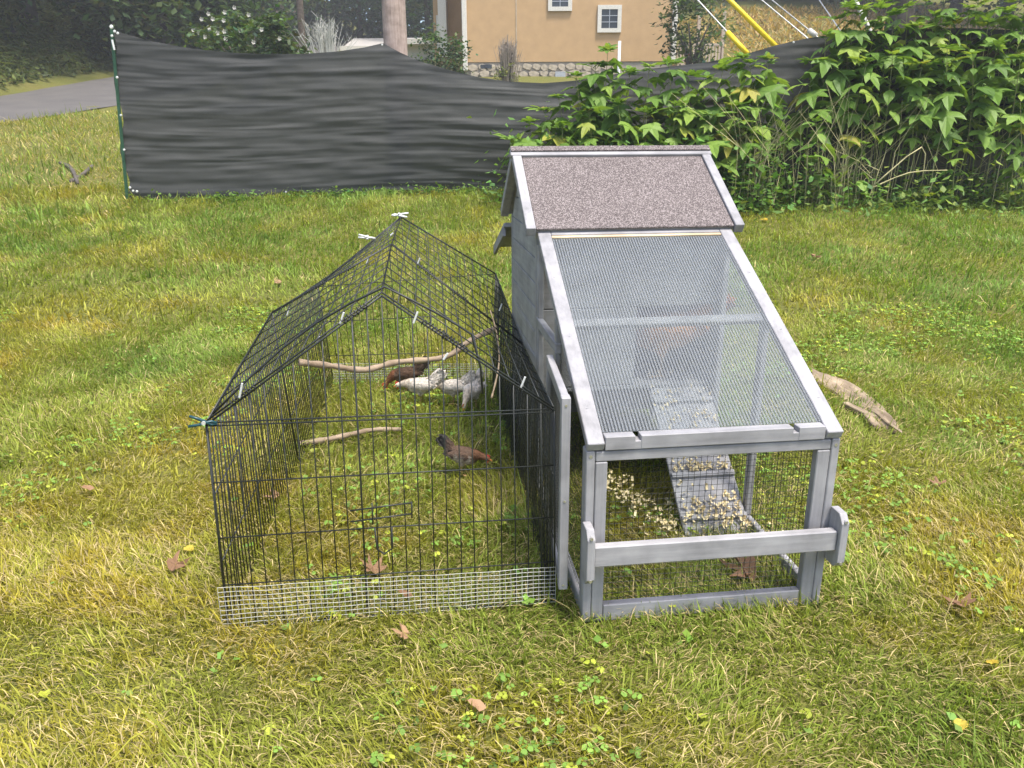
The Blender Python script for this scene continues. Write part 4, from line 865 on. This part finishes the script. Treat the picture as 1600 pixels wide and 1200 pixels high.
def twiggy(px, pyb, pyt, Y, w_, n, label, mat, r_=.012):
    b = at(px, pyb, Y); L = at(px, pyt, Y).z-b.z; e = empty('bare_shrub', b, 0, label, 'shrub'); m = MB()
    for _ in range(n):
        x, y = rng.normal(0, w_*.42), rng.normal(0, w_*.35); h = L*rng.uniform(.55, 1)*(1-.25*abs(x)/w_); m.tube([(x*.15, y*.15, -1.2), (x*.7, y*.7, h*.5), (x, y, h)], [r_*1.3, r_, r_*.4], 4, False)
        for j in range(4): f = rng.uniform(.4, .95); a = rng.uniform(0, 6.28); q = Vector((x*.9*f, y*.9*f, h*f)); m.tube([q, q+Vector((math.cos(a)*.2*w_, math.sin(a)*.2*w_, .2*w_))], [r_*.6, r_*.3], 3, False)
    m.build('branches', MATS[mat], e)
simple('grey_twig', (.26, .22, .18), .9); simple('pale_twig', (.42, .42, .38), .9)
twiggy(793, 122, 52, 27.5, .55, 150, 'bare grey twiggy shrub against the tan house wall', 'grey_twig')
twiggy(510, 95, 20, 26, 1.0, 60, 'sparse pale leafless shrub between the flowering bush and utility pole', 'pale_twig')
n = 36000; x = rng.uniform(-58, 58, n); y = rng.uniform(70, 92, n); o = cloud_obj('distant_wood', np.stack([x, y, hgt(x, y)+rng.uniform(0, 1, n)**.8*16], 1), rng.uniform(.9, 1.8, n), jitter((.06, .095, .045), n)); tag(o, 'far wooded hillside behind the houses', None, None, 'stuff')
# bank vegetation beyond the road
n = 26000; y = rng.uniform(12, 44, n); x = road_far(y)-.5-np.abs(rng.normal(0, 4.0, n)); z = hgt(x, y)+np.abs(rng.normal(0, .22, n))
cl = np.where(rng.random((n, 1)) < .4, np.array([[.12, .15, .04]]), np.array([[.07, .10, .03]]))*(1+rng.normal(0, .25, (n, 1)))
o = cloud_obj('bank_undergrowth', np.stack([x, y, z], 1), rng.uniform(.15, .4, n), np.clip(cl, .01, 1), aspect=.3); tag(o, 'rough green undergrowth covering the bank beyond the road', None, None, 'stuff')
# dry grass of the rise right of the house
n = 9000; y = rng.uniform(29, 46, n); x = rng.uniform(9, 24, n); o = cloud_obj('dry_hill_grass', np.stack([x, y, hgt(x, y)], 1), rng.uniform(.2, .5, n), jitter((.34, .24, .09), n), up=-.6, aspect=.25); tag(o, 'dry tan grass on the rise right of the house', None, None, 'stuff')

# ------------------------------------------------------------------ lawn grass
def vnoise(x, y, sc, seed):
    r_ = np.random.default_rng(seed).random((64, 64)); fx = x*sc+100; fy = y*sc+100; ix = np.floor(fx).astype(int); iy = np.floor(fy).astype(int); u = fx-ix; v = fy-iy; u = u*u*(3-2*u); v = v*v*(3-2*v)
    g = lambda a, b: r_[a % 64, b % 64]
    return (g(ix, iy)*(1-u)+g(ix+1, iy)*u)*(1-v)+(g(ix, iy+1)*(1-u)+g(ix+1, iy+1)*u)*v
def fbm(x, y, sc, seed): return .55*vnoise(x, y, sc, seed)+.3*vnoise(x, y, sc*2.3, seed+1)+.15*vnoise(x, y, sc*5.1, seed+2)
def sample(n, y0, y1, margin, xlim=None):
    y = np.sqrt(rng.uniform(y0*y0, y1*y1, n*2)) if xlim is None else rng.uniform(y0, y1, n*2); hw = .74*y+margin
    x = rng.uniform(-1, 1, n*2)*hw
    if xlim: x = rng.uniform(xlim[0], xlim[1], n*2)
    return x[:n], y[:n]
GREEN = np.array([.165, .265, .038]); YEL = np.array([.36, .345, .052]); STRAW = np.array([.50, .40, .19]); GOLD = np.array([.40, .28, .02]); DKG = np.array([.11, .20, .03])
def grass_cols(x, y, n, straw=.13):
    a = fbm(x, y, .9, 11); b = fbm(x, y, 2.3, 31); w_ = np.clip(.50-.34*x/np.maximum(y, 1)+(a-.5)*1.5-.10*np.clip(y-3.6, 0, 3.2), 0, 1)[:, None]
    c = GREEN*(1-w_)+YEL*w_; g = np.clip((b-.55)*5+.8*np.exp(-((x+.15)/.55)**2-((y-1.35)/.35)**2), 0, 1)[:, None]*(.35+.65*w_); c = c*(1-g*.65)+GOLD*g*.65
    d = np.clip((.40-b)*4, 0, 1)[:, None]*.6; c = c*(1-d)+DKG*d
    dry = (np.clip((-.60*y-x)/1.5, 0, 1)*np.clip((y-6)/2, 0, 1)*np.clip((a-.32)*4, 0, 1))[:, None]*.75; c = c*(1-dry)+np.array([.36, .25, .10])*dry
    s = rng.random(n) < straw*(.5+1.3*b); c[s] = STRAW*rng.uniform(.7, 1.25, (s.sum(), 1)); return np.clip(c*(1+rng.normal(0, .22, (n, 1))), .01, 1), s
def blades(x, y, length, width, straw=.13):
    n = len(x); z = hgt(x, y); cols, s = grass_cols(x, y, n, straw); a = fbm(x, y, 2.0, 61)*9+rng.normal(0, 1.15, n); lean = np.clip(rng.normal(.8, .42, n), .05, 1.5); lean = np.where(s, rng.uniform(.9, 1.5, n), lean)
    L = length*rng.gamma(5, .2, n)*(.55+.75*fbm(x, y, 2.6, 51)); l1 = lean*.8; l2 = np.minimum(lean*1.2, 1.62)
    hd = np.stack([np.cos(a), np.sin(a)], 1); sdv = np.stack([-np.sin(a), np.cos(a), np.zeros(n)], 1)*(width*rng.uniform(.5, 1.4, n)*np.where(s, .62, 1))[:, None]/2
    p0 = np.stack([x, y, z-.004], 1); p0[:, 2] += np.where(s, rng.uniform(0, .025, n), 0)
    p1 = p0+np.concatenate([hd*(np.sin(l1)*L*.5)[:, None], (np.cos(l1)*L*.5)[:, None]], 1); p2 = p1+np.concatenate([hd*(np.sin(l2)*L*.5)[:, None], (np.cos(l2)*L*.5)[:, None]], 1)
    v = np.stack([p0-sdv*.7, p0+sdv*.7, p1+sdv, p1-sdv, p2], 1).reshape(-1, 3); i = np.arange(n)[:, None]*5
    f = np.concatenate([i+np.array([[0, 1, 2, 3]]), i+np.array([[3, 2, 4]])], 1).ravel(); lt = np.tile([4, 3], n)
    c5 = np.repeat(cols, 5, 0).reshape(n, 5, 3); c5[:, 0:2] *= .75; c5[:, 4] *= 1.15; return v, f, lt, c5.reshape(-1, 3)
parts = []
x, y = sample(205000, .95, 2.7, .7); parts.append(blades(x, y, .040, .0034, .16))
x, y = sample(190000, 2.7, 5.2, .8); parts.append(blades(x, y, .045, .0046))
x, y = sample(165000, 5.2, 10.6, 1.); parts.append(blades(x, y, .065, .0085, .06))
x, y = sample(42000, 8, 19, 0, (-19, -4.5)); k = (x > road_near(y)+.1)&(x < -.42*y); parts.append(blades(x[k], y[k], .14, .015, .35))
x, y = sample(1000, .95, 4.5, .6); k = fbm(x, y, 1.1, 71) > .5; parts.append(blades(x[k], y[k], .13, .0055, .15))
ofs = 0; V = []; Fl = []; Lt = []; Cc = []
for v, f, l_, c in parts: V.append(v); Fl.append(f+ofs); Lt.append(l_); Cc.append(c); ofs += len(v)
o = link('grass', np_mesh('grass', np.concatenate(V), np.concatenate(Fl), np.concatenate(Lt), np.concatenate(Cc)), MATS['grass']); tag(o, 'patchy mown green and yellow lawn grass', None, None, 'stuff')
# clover and small broad leaves
x, y = sample(60000, 1., 5.5, .7); k = fbm(x, y, 2.2, 91)+.10*x/y+rng.normal(0, .05, len(x)) > .66; x, y = x[k], y[k]; n = min(len(x), 5200); x, y = x[:n], y[:n]
r0 = rng.uniform(.0045, .0085, n); hz = rng.uniform(.012, .04, n); rot = rng.uniform(0, 6.28, n); cs0 = np.where(rng.random((n, 1)) < .22, np.array([[.42, .48, .06]]), np.array([[.20, .34, .06]]))*(1+rng.normal(0, .2, (n, 1)))
VV = []; CC = []; ang = np.linspace(0, 2*np.pi, 8)[:-1]; rad = np.array([.82, 1.05, 1., .8, .8, 1., 1.05])
for j in range(3):
    th = rot+j*2.0944; cx_ = x+np.cos(th)*r0*1.05; cy_ = y+np.sin(th)*r0*1.05; tp_ = rng.normal(-.25, .3, n); sd2 = rng.normal(0, .3, n)
    u = np.cos(ang)[None]*rad[None]*r0[:, None]; w_ = np.sin(ang)[None]*rad[None]*r0[:, None]*.9; dx = u*np.cos(th)[:, None]-w_*np.sin(th)[:, None]; dy = u*np.sin(th)[:, None]+w_*np.cos(th)[:, None]
    VV.append(np.stack([cx_[:, None]+dx, cy_[:, None]+dy, (hgt(x, y)+hz)[:, None]+u*tp_[:, None]+w_*sd2[:, None]], -1).reshape(-1, 3)); CC.append(np.repeat(cs0*rng.uniform(.85, 1.15, (n, 1)), 7, 0))
v = np.concatenate(VV); nf = len(v)//7
o = link('clover', np_mesh('clover', v, np.arange(nf*7), np.full(nf, 7), np.clip(np.concatenate(CC), .02, 1)), MATS['grass']); tag(o, 'three leafed clover mixed into the lawn', None, None, 'stuff')
# broad-leaved plantain and violet rosettes, few and larger
n = 170; x, y = sample(n, 1.1, 5., .6); cs = []; pt = []; sz = []
for i in range(n):
    k_ = rng.integers(2, 6); pt.append(np.stack([x[i]+rng.normal(0, .012, k_), y[i]+rng.normal(0, .012, k_), np.full(k_, h1(x[i], y[i])+.02)+rng.uniform(0, .012, k_)], 1)); sz.append(rng.uniform(.014, .03, k_)); cs.append(jitter((.2, .34, .06) if rng.random() < .7 else (.4, .44, .06), k_, .15))
o = cloud_obj('lawn_weeds', np.concatenate(pt), np.concatenate(sz), np.concatenate(cs), up=-.25, aspect=.8); tag(o, 'scattered broad leaved weeds growing low in the lawn', None, None, 'stuff')

# ------------------------------------------------------------------ thin haze in the air
t = NT('haze_air'); pv = t.N('ShaderNodeVolumePrincipled'); pv.inputs['Density'].default_value = .0020; pv.inputs['Color'].default_value = (.95, .97, 1, 1); pv.inputs['Anisotropy'].default_value = .2
t.L(pv.outputs[0], t.out.inputs['Volume'])
o = MB().box(-64, 64, -16, 114, -2, 44).build('haze', MATS['haze_air']); o['kind'] = 'stuff'; o['label'] = 'thin pale haze in the air'
